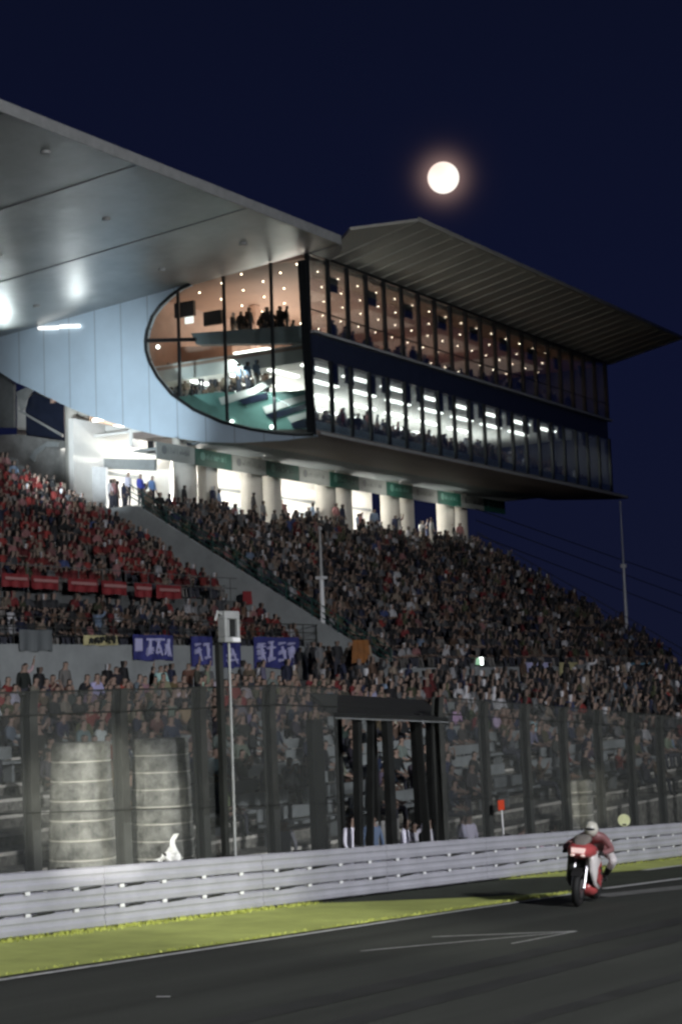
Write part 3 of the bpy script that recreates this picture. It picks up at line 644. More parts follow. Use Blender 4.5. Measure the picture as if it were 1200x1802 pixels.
t, W, H = cloth('cheering_banner', 'narrow blue banner with white characters partly behind the light box pole', 391, 1132, 424, 1175, RY, 'blue'); strokes(t, W, H, 1, 'bluew', 9)
t, W, H = cloth('cheering_banner', 'widest blue banner with bold white characters on the front railing', 447, 1121, 527, 1175, RY, 'blue'); strokes(t, W, H, 4, 'bluew', 12, .03); strokes(t, W, H, 4, 'bluew', 15, .03)
cloth('cheering_banner', 'dull grey banner with dark red patch on the front railing', 34, 1108, 92, 1146, RY, 'bmark2')
t, W, H = cloth('cheering_banner', 'long low mustard banner with dark marks on the front railing', 148, 1118, 206, 1136, RY, 'yellowish')
strokes(t, W, H, 5, 'dark', 31)
t, W, H = cloth('cheering_banner', 'small cream banner with ochre stripes beside the orange flag', 578, 1126, 607, 1168, RY, 'cloth'); mb = MB(); mb.box((W*.15, -.075, H*.15), (W*.8, -.066, H*.3)); mb.box((W*.3, -.075, H*.5), (W*.7, -.066, H*.7)); mb.build('lettering', 'yellowish', t)
cloth('flag', 'orange flag hanging at the end of the front railing', 622, 1126, 648, 1166, 36.7, 'orange', 'flag', sag=.12)
for i, (x0, x1) in enumerate([(4, 50), (54, 104), (120, 172), (178, 224), (236, 268), (276, 318)]):
    yy = 1008+.075*x0; t, W, H = cloth('team_banner', '%s dark red banner with pale stripe on the aisle railing, from the roof end' % ordn(i), x0, yy, x1, yy+26, RBY-.1, 'red', 'banner', 'red banners along the aisle railing')
    MB().box((W*.06, -.07, H*.52), (W*.92, -.06, H*.74)).build('stripe', 'redw', t)
cloth('team_banner', 'dark red banner with pale band close to the stair wall', 428, 1040, 492, 1066, RBY-.1, 'red'); 
for (x0, x1, y0, y1, m, l) in [(925, 972, 1166, 1182, 'bluew', 'pale lilac banner on the far stand parapet'), (985, 1024, 1166, 1188, 'yellowish', 'dull cream banner on the far stand parapet'), (1104, 1147, 1167, 1192, 'skyblue', 'light blue banner with white marks on the far stand parapet'), (1168, 1205, 1168, 1188, 'blue', 'dark blue banner on the far stand parapet')]:
    t, W, H = cloth('cheering_banner', l, x0, y0, x1, y1, RY0-.45, m)
    if m == 'skyblue': strokes(t, W, H, 2, 'cloth', 3)
# lit exit sign in the crowd
c = onY(840, 1165, 33); t = thing('exit_sign', 'small green and white lit sign among the spectators', 'sign', tuple(c)); 
MB().box((-.35, 0, -.12), (.30, .08, .16)).build('green_face', 'screen', t); MB().box((.31, -.01, -.12), (.52, .08, .18)).build('white_face', 'phone', t)
c = onY(1054, 1072, 38.7)
# ------------------------------------------------------------------ masts
def mast(label, xb, yb, xt, yt, Y, r0):
    b = onY(xb, yb, Y); d = ray(xt, yt); tz = d.z*(Y/d.y); t = thing('mast', label, 'mast', tuple(b))
    H = tz-b.z; MB().tube((0, 0, -1.5), (0, 0, H*.45), r0, r0*.75, 10).build('lower_pole', 'white', t); MB().tube((0, 0, H*.45), (0, 0, H), r0*.6, r0*.35, 8).build('upper_pole', 'pale', t)
    MB().ellip((0, 0, H), (r0*.9, r0*.9, r0*.9), 8, 6).build('finial', 'pale', t); MB().box((-r0*1.6, -r0*1.6, H*.44), (r0*1.6, r0*1.6, H*.47)).build('joint_collar', 'white', t)
mast('slim white mast rising out of the red crowd beside the stair wall', 568, 1090, 563, 930, 40.2, .12)
mast('slim pale mast at the far end of the stand against the night sky', 1102, 1090, 1091, 884, 43.0, .10)
# lamp box on its pole behind the fence
LP = onY(403, 1105, 14.95); t = thing('signal_box', 'white framed signal light box on a slim pole in front of the crowd', 'signal', (LP.x, LP.y, gz(LP.x)))
zc = LP.z-gz(LP.x)
mb = MB(); mb.box((-.20, -.07, zc+.13), (.19, .07, zc+.25)); mb.box((-.20, -.07, zc-.22), (.19, .07, zc-.14)); mb.box((-.20, -.07, zc-.141), (-.13, .07, zc+.131)); mb.box((.13, -.07, zc-.141), (.19, .07, zc+.131)); bevel(mb.build('frame', 'pale', t), .01)
MB().box((-.125, -.03, zc-.135), (.125, .05, zc+.125)).build('dark_face', 'black', t)
MB().box((-.085, -.045, zc-.13), (-.055, -.025, zc+.12)).build('inner_bar', 'pale', t)
MB().box((-.02, -.085, zc-.215), (.17, -.069, zc-.15)).build('white_plate', 'plate', t)
MB().path([(-.20, 0, zc+.2), (-.30, 0, zc+.24), (-.36, 0, zc+.10)], .02).build('bracket', 'pale', t)
MB().tube((.0, 0, 0), (-.02, 0, zc-.2), .022, n=8).build('pole', 'pale', t)
MB().beam((-.10, .1, 0), (-.14, .1, zc-.22), .10, .08).build('support_post', 'dark', t)
# ------------------------------------------------------------------ black shelter of the marshals
sh = thing('marshal_shelter', 'black open shelter with sloping roof and splayed legs behind the guardrail', 'shelter')
roof = [onY(587, 1262, 15.2), onY(788, 1270, 15.2), onY(745, 1238, 17.3), onY(545, 1226, 17.3)]; SX = roof[0].x-25.35
MB().prism(roof, (0, 0, .07)).build('roof', 'black', sh)
MB().box((25.3, 15.16, -.40), (29.6, 15.19, -.345)).build('roof_trim', 'dark', sh) if False else MB().tube(roof[0]+Vector((0, -.03, -.02)), roof[1]+Vector((0, -.03, -.02)), .014, n=6).build('roof_trim', 'seam', sh)
def leg(x, y, xt, yt, wd, m='black', nm='leg'):
    MB().prism([(x-wd/2, y, gz(x)-.1), (x+wd/2, y, gz(x)-.1), (xt+wd/2, yt, -.42), (xt-wd/2, yt, -.42)], (0, .12, 0)).build(nm, m, sh)
for px_, Y_, wd_, ln_ in [(566, 15.3, .34, .06), (632, 15.25, .13, -.12), (693, 15.22, .20, .05), (742, 16.6, .13, .1), (762, 15.9, .14, -.1), (784, 15.22, .17, .03), (604, 16.9, .10, 0), (668, 16.9, .09, .08)]:
    x_ = onY(px_, 1400, Y_).x; leg(x_, Y_, x_-ln_, Y_, wd_)
x_ = onY(655, 1400, 15.3).x; leg(x_-.1, 15.3, x_+.15, 15.3, .06, nm='brace'); x_ = onY(752, 1400, 15.3).x; leg(x_+.12, 15.3, x_-.15, 15.3, .06, nm='brace')
c = onY(650, 1500, 16.9)
MB().box((c.x, 16.9, gz(c.x)), (c.x+1.2, 16.95, gz(c.x)+1.05)).build('side_board', 'concrete', sh)
# banded grey stacks between the fence and the terrace
M['drum'] = mat('drum_stone_grey', (.27, .275, .255), .9, noise=.7, nscale=5, bump=.8, bscale=16); M['band'] = mat('pale_band', (.70, .69, .62), .6, noise=.15)
def drum(label, px0, px1, ytop, Y=16.15, taper=.88):
    a = onY(px0, 1500, Y); b = onY(px1, 1500, Y); r = (b.x-a.x)*.5; cx = (a.x+b.x)/2
    dd = screen((cx, Y, -2))[2]; r = (px1-px0)/3100*dd/2; H = onY((px0+px1)/2, ytop, Y).z-gz(cx)
    t = thing('banded_stack', label, 'stack', (cx, Y, gz(cx))); n = max(3, round(H/.262)); h = H/n
    for i in range(n):
        r0 = r*(1-(1-taper)*i/n); r1 = r*(1-(1-taper)*(i+1)/n); mb = MB(); N_ = 36; vs = []
        for z, k in ((0, .965), (.04, 1), (h*.5, 1.012), (h-.05, 1), (h-.012, .965)):
            for q in range(N_): an = 2*math.pi*q/N_; rr_ = (r0+(r1-r0)*z/h)*k; vs.append((rr_*math.cos(an), rr_*math.sin(an), i*h+z))
        mb.add(vs, [(j*N_+q, j*N_+(q+1) % N_, (j+1)*N_+(q+1) % N_, (j+1)*N_+q) for j in range(4) for q in range(N_)]+[tuple(range(4*N_, 5*N_))]); mb.build('drum_section', 'drum', t, smooth=False)
        if i: MB().tube((0, 0, i*h-.014), (0, 0, i*h+.006), r0*1.004, n=36).build('pale_band', 'band', t)
drum('widest pale grey stack with white bands, between fence posts, away from the white sheet', 80, 208, 1305, taper=.80)
drum('pale grey banded stack behind the crumpled white sheet on the guardrail', 226, 345, 1298, taper=.82)
drum('smaller yellowish grey banded stack between fence posts beyond the shelter', 990, 1048, 1372, taper=.95)
# red board, round sign, white sheet
c = onY(882, 1418, 14.95); t = thing('marshal_board', 'orange red square board on a white stick held up above the guardrail', 'board', (c.x, c.y, gz(c.x)))
z = c.z-gz(c.x); bevel(MB().box((-.13, -.01, z-.09), (.12, .015, z+.10)).build('board', 'redflag', t), .006); MB().tube((.10, .02, .3), (.05, .02, z), .014, n=8).build('stick', 'plate', t)
c = onY(1098, 1444, 14.8); t = thing('round_sign', 'round cream sign just above the guardrail behind the motorcycle', 'sign', (c.x, c.y, gz(c.x)))
z = c.z-gz(c.x); MB().tube((-.03, -.012, z), (.0, .0, z), .135, n=28).build('disc', 'sign', t); MB().tube((0, .03, 0), (0, .03, z), .02, n=8).build('stake', 'dark', t)
MB().box((-.045, -.06, z-.11), (-.035, .04, z-.08)).build('marking', 'dark', t)
c = onY(292, 1522, 14.85); bm = bmesh.new(); bmesh.ops.create_grid(bm, x_segments=14, y_segments=8, size=1); rr = random.Random(5)
for v in bm.verts:
    sx, sy = v.co.x, v.co.y; top = .08+.20*max(0, (sx+.3))**1.1
    v.co = Vector((sx*.25+rr.uniform(-.012, .012), .05*math.sin(sx*7+sy*3)+rr.uniform(-.02, .02)-.02, (sy*.5+.5)*top+.05*math.sin(sx*9)*sy+rr.uniform(-.01, .01)))
me = bpy.data.meshes.new('white_sheet'); bm.to_mesh(me); bm.free(); me.materials.append(M['cloth']); o = bpy.data.objects.new('white_sheet', me); COL.objects.link(o); o.location = (c.x, c.y, gz(c.x)+.78)
sm = o.modifiers.new('thick', 'SOLIDIFY'); sm.thickness = .006; tag(o, 'crumpled white plastic sheet caught on top of the guardrail', 'sheet')
MB().box((-.02, .0, -.8), (.02, .03, .12)).build('stake', 'dark', o)
# ------------------------------------------------------------------ people
def skin_body(J, E, root, sub=1):
    ks = list(J); me = bpy.data.meshes.new('t'); me.from_pydata([J[k][:3] for k in ks], [(ks.index(a), ks.index(b)) for a, b in E], []); o = bpy.data.objects.new('t', me); COL.objects.link(o)
    o.modifiers.new('s', 'SKIN')
    for i, k in enumerate(ks):
        r = J[k][3]; me.skin_vertices[0].data[i].radius = (r if isinstance(r, tuple) else (r, r))
    me.skin_vertices[0].data[ks.index(root)].use_root = True
    if sub: s = o.modifiers.new('ss', 'SUBSURF'); s.levels = sub; s.render_levels = sub
    dg = bpy.context.evaluated_depsgraph_get(); r = bpy.data.meshes.new_from_object(o.evaluated_get(dg)); bpy.data.objects.remove(o); return r
def pose(kind, seed=0):
    r = random.Random(seed); j = lambda s: r.uniform(-s, s)
    J = {}; E = []
    if kind in ('sit', 'situp', 'lean', 'cheer'):
        ly = {'sit': -.04, 'situp': .03, 'lean': -.22, 'cheer': 0}[kind]
        J['pelvis'] = (0, 0, .52, .15); J['belly'] = (0, ly*.3, .70, .135); J['chest'] = (0, ly*.8, .92, (.165, .12)); J['neck'] = (0, ly-.01, 1.06, .055); J['head'] = (j(.02), ly-.04, 1.19, .085); J['crown'] = (j(.02), ly-.035, 1.285, .075)
        for s, n in ((-1, 'l'), (1, 'r')):
            J['hip'+n] = (s*.09, -.06, .50, .085); J['knee'+n] = (s*(.12+abs(j(.05))), -.44, .50, .06); J['ankle'+n] = (s*.12, -.46+j(.05), .10, .042); J['toe'+n] = (s*.13, -.60, .05, .035)
            J['sh'+n] = (s*.175, ly*.9, .98, .065)
            if kind == 'cheer': J['el'+n] = (s*.30, ly-.05, 1.16, .045); J['wr'+n] = (s*.26, ly-.12, 1.40, .032); J['hand'+n] = (s*.25, ly-.13, 1.49, .034)
            elif kind == 'situp': J['el'+n] = (s*.24, ly-.10, .78, .045); J['wr'+n] = (s*.10, ly-.26, .98, .032); J['hand'+n] = (s*.06, ly-.27, 1.06, .034)
            else: J['el'+n] = (s*.25, ly*.7-.06, .74, .045); J['wr'+n] = (s*.13, ly*.6-.27, .64, .032); J['hand'+n] = (s*.09, ly*.6-.35, .62, .034)
    else:                                             # standing, crouching
        b = {'stand': 0, 'crouch': -.35, 'standup': 0}[kind]
        J['pelvis'] = (0, 0, .93+b, .14); J['belly'] = (0, -.02+b*.2, 1.10+b, .13); J['chest'] = (0, -.01+b*.5, 1.32+b*1.05, (.165, .115)); J['neck'] = (0, -.02+b*.6, 1.49+b*1.1, .055); J['head'] = (0, -.05+b*.7, 1.61+b*1.12, .085); J['crown'] = (0, -.045+b*.7, 1.70+b*1.12, .075)
        for s, n in ((-1, 'l'), (1, 'r')):
            J['hip'+n] = (s*.09, 0, .88+b, .09); J['knee'+n] = (s*.11, -.03+b*.9, .50+b*.15, .06); J['ankle'+n] = (s*.11, .02, .10, .042); J['toe'+n] = (s*.13, -.15, .05, .035); J['sh'+n] = (s*.175, b*.5, 1.40+b*1.05, .065)
            if kind == 'standup' and s > 0: J['el'+n] = (s*.33, -.1, 1.50, .045); J['wr'+n] = (s*.36, -.15, 1.74, .032); J['hand'+n] = (s*.36, -.16, 1.83, .034)
            else: J['el'+n] = (s*.24, b*.5-.02, 1.12+b, .045); J['wr'+n] = (s*.23, b*.6-.12, .90+b, .032); J['hand'+n] = (s*.22, b*.6-.16, .81+b, .034)
    E = [('pelvis', 'belly'), ('belly', 'chest'), ('chest', 'neck'), ('neck', 'head'), ('head', 'crown')]
    for n in 'lr': E += [('pelvis', 'hip'+n), ('hip'+n, 'knee'+n), ('knee'+n, 'ankle'+n), ('ankle'+n, 'toe'+n), ('chest', 'sh'+n), ('sh'+n, 'el'+n), ('el'+n, 'wr'+n), ('wr'+n, 'hand'+n)]
    return J, E
def zones(me, J, mi):       # assign material slots by nearest bone: 0 clothes, 1 skin, 2 hair, 3 trousers
    keys = list(J); P = np.array([J[k][:3] for k in keys]); 
    for p in me.polygons:
        c = np.array(p.center); d = P-c; k = keys[int(np.argmin((d*d).sum(1)))]
        h = np.array(J['head'][:3])
        if k in ('head', 'crown'): z = 2 if (c[2] > h[2]+.055 or (c[1] > h[1]+.0 and c[2] > h[2]-.07)) else 1
        elif k == 'neck' or k.startswith('hand') or k.startswith('wr'): z = 1
        elif k.startswith(('hip', 'knee', 'ankle')) or k == 'pelvis': z = 3
        elif k.startswith('toe'): z = 2
        else: z = 0
        p.material_index = mi[z]
def add_fingers(me, J):      # five fingers on each hand, nose, ears
    mb = MB(); 
    for n, s in (('l', -1), ('r', 1)):
        h = Vector(J['hand'+n][:3]); w_ = Vector(J['wr'+n][:3]); d = (h-w_).normalized(); side = d.cross(Vector((0, 1, .3))).normalized(); up = side.cross(d)
        for i, L in enumerate((.070, .080, .074, .058)):
            b = h+d*.01+side*(i-1.5)*.017; k_ = b+d*L*.55-up*.008; e_ = k_+(d*.75-up*.6).normalized()*L*.5
            mb.tube(b, k_, .0085, .008, 5); mb.tube(k_, e_, .008, .0065, 5)
        b = w_+d*.045-side*s*.026; mb.tube(b, b+(d-side*s*.8).normalized()*.055, .011, .008, 5)
    h = Vector(J['head'][:3]); mb.tube(h+Vector((0, -.075, .02)), h+Vector((0, -.102, -.012)), .008, .014, 5)
    for s in (-1, 1): mb.ellip(h+Vector((s*.084, .0, .0)), (.012, .02, .03), 6, 4)
    bm = bmesh.new(); bm.from_mesh(me); t = bpy.data.meshes.new('x'); t.from_pydata(mb.v, [], mb.f); t.update()
    for f in t.polygons: f.material_index = 1
    bm.from_mesh(t); bm.to_mesh(me); bm.free(); bpy.data.meshes.remove(t)
kinds = ['sit', 'situp', 'lean', 'sit', 'cheer', 'stand', 'standup', 'crouch']
hi = []; lo = []
for i, k in enumerate(kinds):
    J, E = pose(k, i+1)
    a = skin_body(J, E, 'pelvis', 1); zones(a, J, [0, 1, 2, 3]); add_fingers(a, J); a.polygons.foreach_set('use_smooth', [True]*len(a.polygons))
    for m in ('shirt', 'skin', 'hair', 'trouser'): a.materials.append(M[m])
    a.name = 'spectator_'+k; hi.append(a)
    b = skin_body(J, E, 'pelvis', 0); zones(b, J, [0, 1, 2, 3]); lo.append(b)
SH = {'black': (.014, .014, .016), 'dark grey': (.045, .047, .052), 'grey': (.16, .165, .17), 'white': (.52, .52, .54), 'navy': (.018, .024, .06), 'dark red': (.15, .018, .020), 'red': (.27, .035, .030), 'pink': (.30, .14, .14), 'beige': (.26, .21, .16), 'olive': (.07, .08, .04), 'blue': (.04, .06, .16), 'pale blue': (.22, .30, .42), 'brown': (.12, .07, .045)}
def pick(r, red=0):
    if r.random() < red: return r.choice(['dark red', 'red', 'dark red', 'red', 'pink'])
    return r.choice(['black']*7+['dark grey']*6+['grey']*4+['white']*2+['navy']*3+['dark red', 'beige', 'beige', 'olive', 'brown', 'brown', r.choice(['pink', 'blue', 'pale blue', 'olive'])])
# ---- who sits where: (x, y, z, rot, variant, colour, row, order)
rr = random.Random(21); seats = []
def near_wall_floor(Y): return zl(LY0)+RK*LT*int((Y-LY0)/LT)
for i in range(FTN):                                     # front terrace
    y = FT0+i*FTD+.45; x = max(16.0, 1.08*y-4); dense = i >= FTN-3; row = []
    while x < 2.9*y+3 and x < 86:
        p = .90 if dense else (.12+.055*i if x < 44 else .16+.065*i)
        if x > 33 and i >= FTN-6: p = max(p, .5)
        if x < 26 and i < 7: p = .03
        if rr.random() < p and not (24.3 < x < 30 and y < 18):
            row.append((x+rr.uniform(-.08, .08), y+rr.uniform(-.04, .04), fz(i)-.02, rr.uniform(-.35, .35), rr.choice([0, 0, 1, 2, 3, 3, 5] if dense and rr.random() < .12 else [0, 1, 2, 3, 3]), pick(rr, .06)))
        x += .46 if rr.random() < .8 else .56
    seats += [('front terrace', i, k, s) for k, s in enumerate(row)]
# people on the lower concourse
x = 30
row = []
while x < 84:
    x += rr.expovariate(1/.45)+.3; row.append((x, rr.uniform(29.6, 31.5), -.47, rr.uniform(-1, 1), rr.choice([5, 5, 6]), pick(rr)))
seats += [('lower concourse', 0, k, s) for k, s in enumerate(row)]
for k_ in range(26): row.append((rr.uniform(62.8, XW-.4), rr.uniform(37.2, 39.9), .55, rr.uniform(-1, 1), rr.choice([0, 5, 5, 3]), rr.choice(['black', 'black', 'dark grey', 'brown', 'grey', 'beige'])))
seats += [('stair foot', 0, k, s) for k, s in enumerate(row[-26:])]
for (px_, Y_, c_) in [(68, 36, 'black'), (188, 36.5, 'black'), (216, 36, 'black'), (655, 35, 'black'), (300, 34, 'navy')]:
    X_ = onY(px_, 1170, Y_).x; seats.append(('lower concourse', 1, 0, (X_, Y_, -.47+.12, 0, 5, c_)))
for i in range(LN-1):                                     # near stand
    y = LY0+i*LT+.42; x = max(30, 1.1245*y-6); row = []; ymax = 55 if x < 0 else 99
    while x < XW-.9:
        top = 58.5 if x < 61 else 58.5-(x-61)*1.7
        aisle_ = abs(x-(58.5+.0*i)) < .55
        if y < top and rr.random() < (.93 if not aisle_ else .12) and not (-1.3 < y-RBY < .3):
            red = .74 if y > RBY else (.12 if x < 59 else .45)
            row.append((x+rr.uniform(-.08, .08), y, zl(LY0)+RK*LT*i-.02, rr.uniform(-.3, .3), rr.choice([0, 0, 0, 1, 2, 2, 3, 3] if rr.random() < .975 else [4, 5, 6]), pick(rr, red)))
        x += .47
    seats += [('near stand', i, k, s) for k, s in enumerate(row)]
for i in range(RN):                                       # far stand
    y = RY0+i*LT+.42; x = XW+.75; row = []
    while x < min(XE-.2, 2.9*y+5):
        ais = abs(x-76) < .6 or abs(x-85.5) < .55 or abs(x-95) < .6
        if rr.random() < ((.72+.25*math.sin(x*.9+i*.7)*math.sin(x*.37-i*.5)+.12) if not ais else .12):
            row.append((x+rr.uniform(-.08, .08), y, zr(RY0)+RK*LT*i-.02, rr.uniform(-.3, .3), rr.choice([0, 0, 1, 2, 2, 3, 3] if rr.random() < .985 else [5, 6]), pick(rr, .05)))
        x += .48
    seats += [('far stand', i, k, s) for k, s in enumerate(row)]
x = XW+1
for k in range(40):                                        # standing on the upper deck
    seats.append(('upper deck', 0, k, (rr.uniform(XW+.6, XE), rr.uniform(51.0, 53.5), DZ, rr.uniform(-1, 1), rr.choice([5, 5, 6]), rr.choice(['white', 'grey', 'pink', 'black', 'navy', 'pale blue']))))
inner = []
for r_ in range(5):
    x = X0+6.3
    while x < X1-.6:
        if rr.random() < .8: inner.append(('suite', r_, 0, (x, 45.35+r_*1.0, BZ1+.1+.38*r_, rr.uniform(-.5, .5), rr.choice([0, 1, 3, 3, 5]), pick(rr))))
        x += .62
for k in range(70): inner.append(('suite upper', 0, k, (rr.uniform(X0+2.5, X1-1), rr.uniform(45.0, 46.6), SP1-.1, rr.uniform(-1, 1), rr.choice([0, 5, 5, 5]), rr.choice(['black', 'black', 'navy', 'dark grey', 'white']))))
for k in range(6): inner.append(('suite upper', 0, k, (74.6+rr.uniform(0, .8), 46+k*.9+rr.uniform(-.2, .2), 18.3, rr.uniform(-1, 1), 5, 'black')))
for k in range(3): inner.append(('suite upper', 0, k, (73.4, 48+k*.55, 15.2, 0, 5, 'pale blue')))
for k in range(46):
    a_ = onX(rr.uniform(285, 470), rr.uniform(655, 700), rr.uniform(74.2, 76.0)); inner.append(('suite upper', 0, k, (a_.x, a_.y, a_.z-.9, rr.uniform(-2, 0), rr.choice([0, 5, 3]), rr.choice(['black', 'brown', 'beige', 'dark grey', 'white', 'grey']))))
for k in range(14):
    a_ = onX(rr.uniform(405, 500), rr.uniform(560, 568), 74.6); inner.append(('suite upper', 0, k, (a_.x+rr.uniform(0, .6), a_.y, a_.z-.95, rr.uniform(-2, 0), rr.choice([0, 3, 5]), 'black')))
# ---- the nearest 300 in view are objects of their own, the rest one crowd
cand = []
for q in seats:
    s = q[3]; sx, sy, dep = screen((s[0], s[1], s[2]+1.1))
    if -5 < sx < 1205 and q[0] in ('front terrace', 'lower concourse') and sy > 0: cand.append((dep, q))
cand.sort(key=lambda c: c[0]); near = [c[1] for c in cand[:284]]; nid = set(id(q) for q in near)
grp = {}
for q in near: grp.setdefault((q[0], q[1]), []).append(q)
for (plc, ri), L in sorted(grp.items()):
    L.sort(key=lambda q: q[3][0])
    for k, q in enumerate(L):
        s = q[3]; o = bpy.data.objects.new('person', hi[s[4]]); COL.objects.link(o); o.location = s[:3]; o.rotation_euler = (0, 0, s[3]); sc = rr.uniform(.84, .94); o.scale = (sc, sc, sc)
        c = SH[s[5]]; o.color = (c[0]*rr.uniform(.55, .95), c[1]*rr.uniform(.55, .95), c[2]*rr.uniform(.55, .95), 1)
        act = {0: 'seated', 1: 'seated, hands raised,', 2: 'seated, leaning forward,', 3: 'seated', 4: 'cheering', 5: 'standing', 6: 'standing, arm up,'}[s[4]]
        if plc == 'front terrace': lab = '%s spectator in %s top, %s along terrace row %s above the guardrail' % (act, s[5], ordn(k), ordn(ri).replace('first', 'one').replace('second', 'two').replace('third', 'three'))
        else: lab = '%s spectator in %s top, %s along the concourse%s below the banners' % (act, s[5], ordn(k), ' wall' if ri else '')
        tag(o, lab, 'person', 'spectators on the front terrace' if plc == 'front terrace' else 'spectators on the lower concourse')
rest = [q[3] for q in seats if id(q) not in nid]+[q[3] for q in inner]
def crowd(name, L, label):
    V = []; LI = []; LS = []; C = []; off = 0; r = np.random.RandomState(4); base = []
    for b in lo:
        v = np.array([x.co[:] for x in b.vertices]); li = np.array([i for p in b.polygons for i in p.vertices]); lt = np.array([len(p.vertices) for p in b.polygons])
        base.append((v, li, lt, np.repeat(np.array([p.material_index for p in b.polygons]), lt)))
    skin = np.array([.27, .19, .15]); hair = np.array([.016, .013, .011]); tro = np.array([.03, .032, .045])
    for s in L:
        v, li, lt, z = base[s[4]]; a = s[3]+r.uniform(-.1, .1); sc = r.uniform(.82, .98)
        R = np.array([[math.cos(a), -math.sin(a), 0], [math.sin(a), math.cos(a), 0], [0, 0, 1]]); V.append(v@R.T*sc+np.array(s[:3])); LI.append(li+off); LS.append(lt); off += len(v)
        c = np.array(SH[s[5]])*r.uniform(.45, 1.05)
        h = hair if r.rand() < .72 else (np.array([.5, .5, .52]) if r.rand() < .35 else c*1.1)
        t = tro if r.rand() < .7 else np.array([.16, .15, .14])*r.uniform(.5, 1.3)
        C.append(np.array([c, skin*r.uniform(.5, 1.0), h, t])[z])
    V = np.concatenate(V); LI = np.concatenate(LI); LS = np.concatenate(LS); C = np.concatenate(C)
    me = bpy.data.meshes.new(name); me.vertices.add(len(V)); me.vertices.foreach_set('co', V.ravel()); me.loops.add(len(LI)); me.loops.foreach_set('vertex_index', LI.astype(np.int32))
    me.polygons.add(len(LS)); me.polygons.foreach_set('loop_start', np.concatenate([[0], np.cumsum(LS)[:-1]]).astype(np.int32)); me.update(calc_edges=True)
    ca = me.color_attributes.new('Col', 'FLOAT_COLOR', 'CORNER'); ca.data.foreach_set('color', np.concatenate([C, np.ones((len(C), 1))], 1).ravel().astype(np.float32))
    me.materials.append(M['crowd']); o = bpy.data.objects.new(name, me); COL.objects.link(o); tag(o, label, 'crowd', None, 'stuff'); return o
crowd('crowd', rest, 'dense crowd of spectators filling the upper stands and the glazed suites, many in red')
# marshals in pale overalls behind the guardrail
for k, (px, py, Y, kd, col, lab) in enumerate([
    (616, 1475, 16.0, 5, (.80, .78, .88), 'marshal in white overalls standing nearest the thick black shelter leg'),
    (712, 1470, 16.0, 5, (.78, .76, .88), 'marshal in white overalls just past the middle shelter legs'),
    (726, 1470, 16.3, 6, (.80, .78, .88), 'marshal in white overalls with one arm up inside the shelter'),
    (755, 1470, 15.6, 5, (.62, .60, .66), 'slim marshal in pale grey overalls between the far shelter legs'),
    (812, 1464, 16.0, 5, (.74, .72, .92), 'marshal in lilac overalls just outside the far end of the shelter'),
    (824, 1462, 16.4, 5, (.80, .76, .94), 'marshal in bright lilac overalls furthest outside the shelter end'),
    (500, 1490, 16.4, 5, (.30, .30, .33), 'marshal in dull grey overalls before the thick black leg'),
    (655, 1478, 16.5, 5, (.10, .14, .22), 'marshal in dark blue overalls under the shelter roof'),
    (905, 1466, 15.9, 7, (.70, .34, .44), 'crouching marshal in pink overalls nearest the orange board'),
    (932, 1466, 16.1, 7, (.74, .42, .50), 'crouching marshal in pale pink overalls, middle of three'),
    (956, 1464, 15.9, 7, (.80, .66, .74), 'crouching marshal in whitish pink overalls nearest the motorcycle')]):
    p = onY(px, py, Y); me = hi[kd].copy(); me.materials[3] = M['shirt']
    o = bpy.data.objects.new('person', me); COL.objects.link(o); o.location = (p.x, Y, gz(p.x) if Y < 16.88 else gz(p.x)); o.rotation_euler = (0, 0, rr.uniform(-.9, .9)); o.color = (*col, 1)
    topz = onY(px, {5: 1430, 6: 1428, 7: 1446}[kd]+(1466-py if px > 780 else 0)*0+(0 if px < 700 else 4)+(6 if px < 560 else 0)-(6 if px > 780 and kd == 5 else 0), Y).z; h = {5: 1.78, 6: 1.9, 7: 1.35}[kd]; s = max(.5, min(1.1, (topz-gz(p.x))/h)); o.scale = (.86, .86, s) if s < .86 else (s, s, s)
    if s < .78: o.scale = (.82, .82, .78); o.location.z = topz-h*.78
    tag(o, lab, 'person', 'marshals behind the guardrail')
# two people by the tower in blue
for k, (px, py, c) in enumerate([(247, 880, (.06, .08, .45)), (268, 885, (.16, .28, .55)), (226, 886, (.5, .5, .6))]):
    p = onY(px, py, 51.2); o = bpy.data.objects.new('person', hi[5]); COL.objects.link(o); o.location = (p.x, p.y, DZ); o.color = (*c, 1); s = (p.z+.9-DZ)/1.75; s = max(1, min(1.15, s)); o.scale = (s, s, s)
    tag(o, ['standing spectator in deep blue beside the lit tower entrance', 'standing spectator in lighter blue at the head of the stair wall', 'standing spectator in pale clothes before the white screen wall'][k], 'person', 'people at the top of the stairs')
# ------------------------------------------------------------------ moon
M['moon'] = emit('moon_glow', (1, .86, .76), 1.25)
tm = M['moon'].node_tree; tcn = N(tm, 'ShaderNodeTexCoord'); nn = N(tm, 'ShaderNodeTexNoise'); nn.inputs['Scale'].default_value = .0035; tm.links.new(tcn.outputs['Object'], nn.inputs['Vector'])
rmp = N(tm, 'ShaderNodeValToRGB'); rmp.color_ramp.elements[0].position = .38; rmp.color_ramp.elements[0].color = (1, .74, .64, 1); rmp.color_ramp.elements[1].position = .6; rmp.color_ramp.elements[1].color = (1, .93, .84, 1)
tm.links.new(nn.outputs[0], rmp.inputs[0]); tm.links.new(rmp.outputs[0], tm.nodes['Principled BSDF'].inputs['Emission Color'])
mm = MB().ellip((0, 0, 0), (79, 79, 79), 48, 24).build('moon', 'moon', smooth=True); mm.location = MOON*9000
tag(mm, 'full bright cream moon in the dark blue night sky', 'moon')
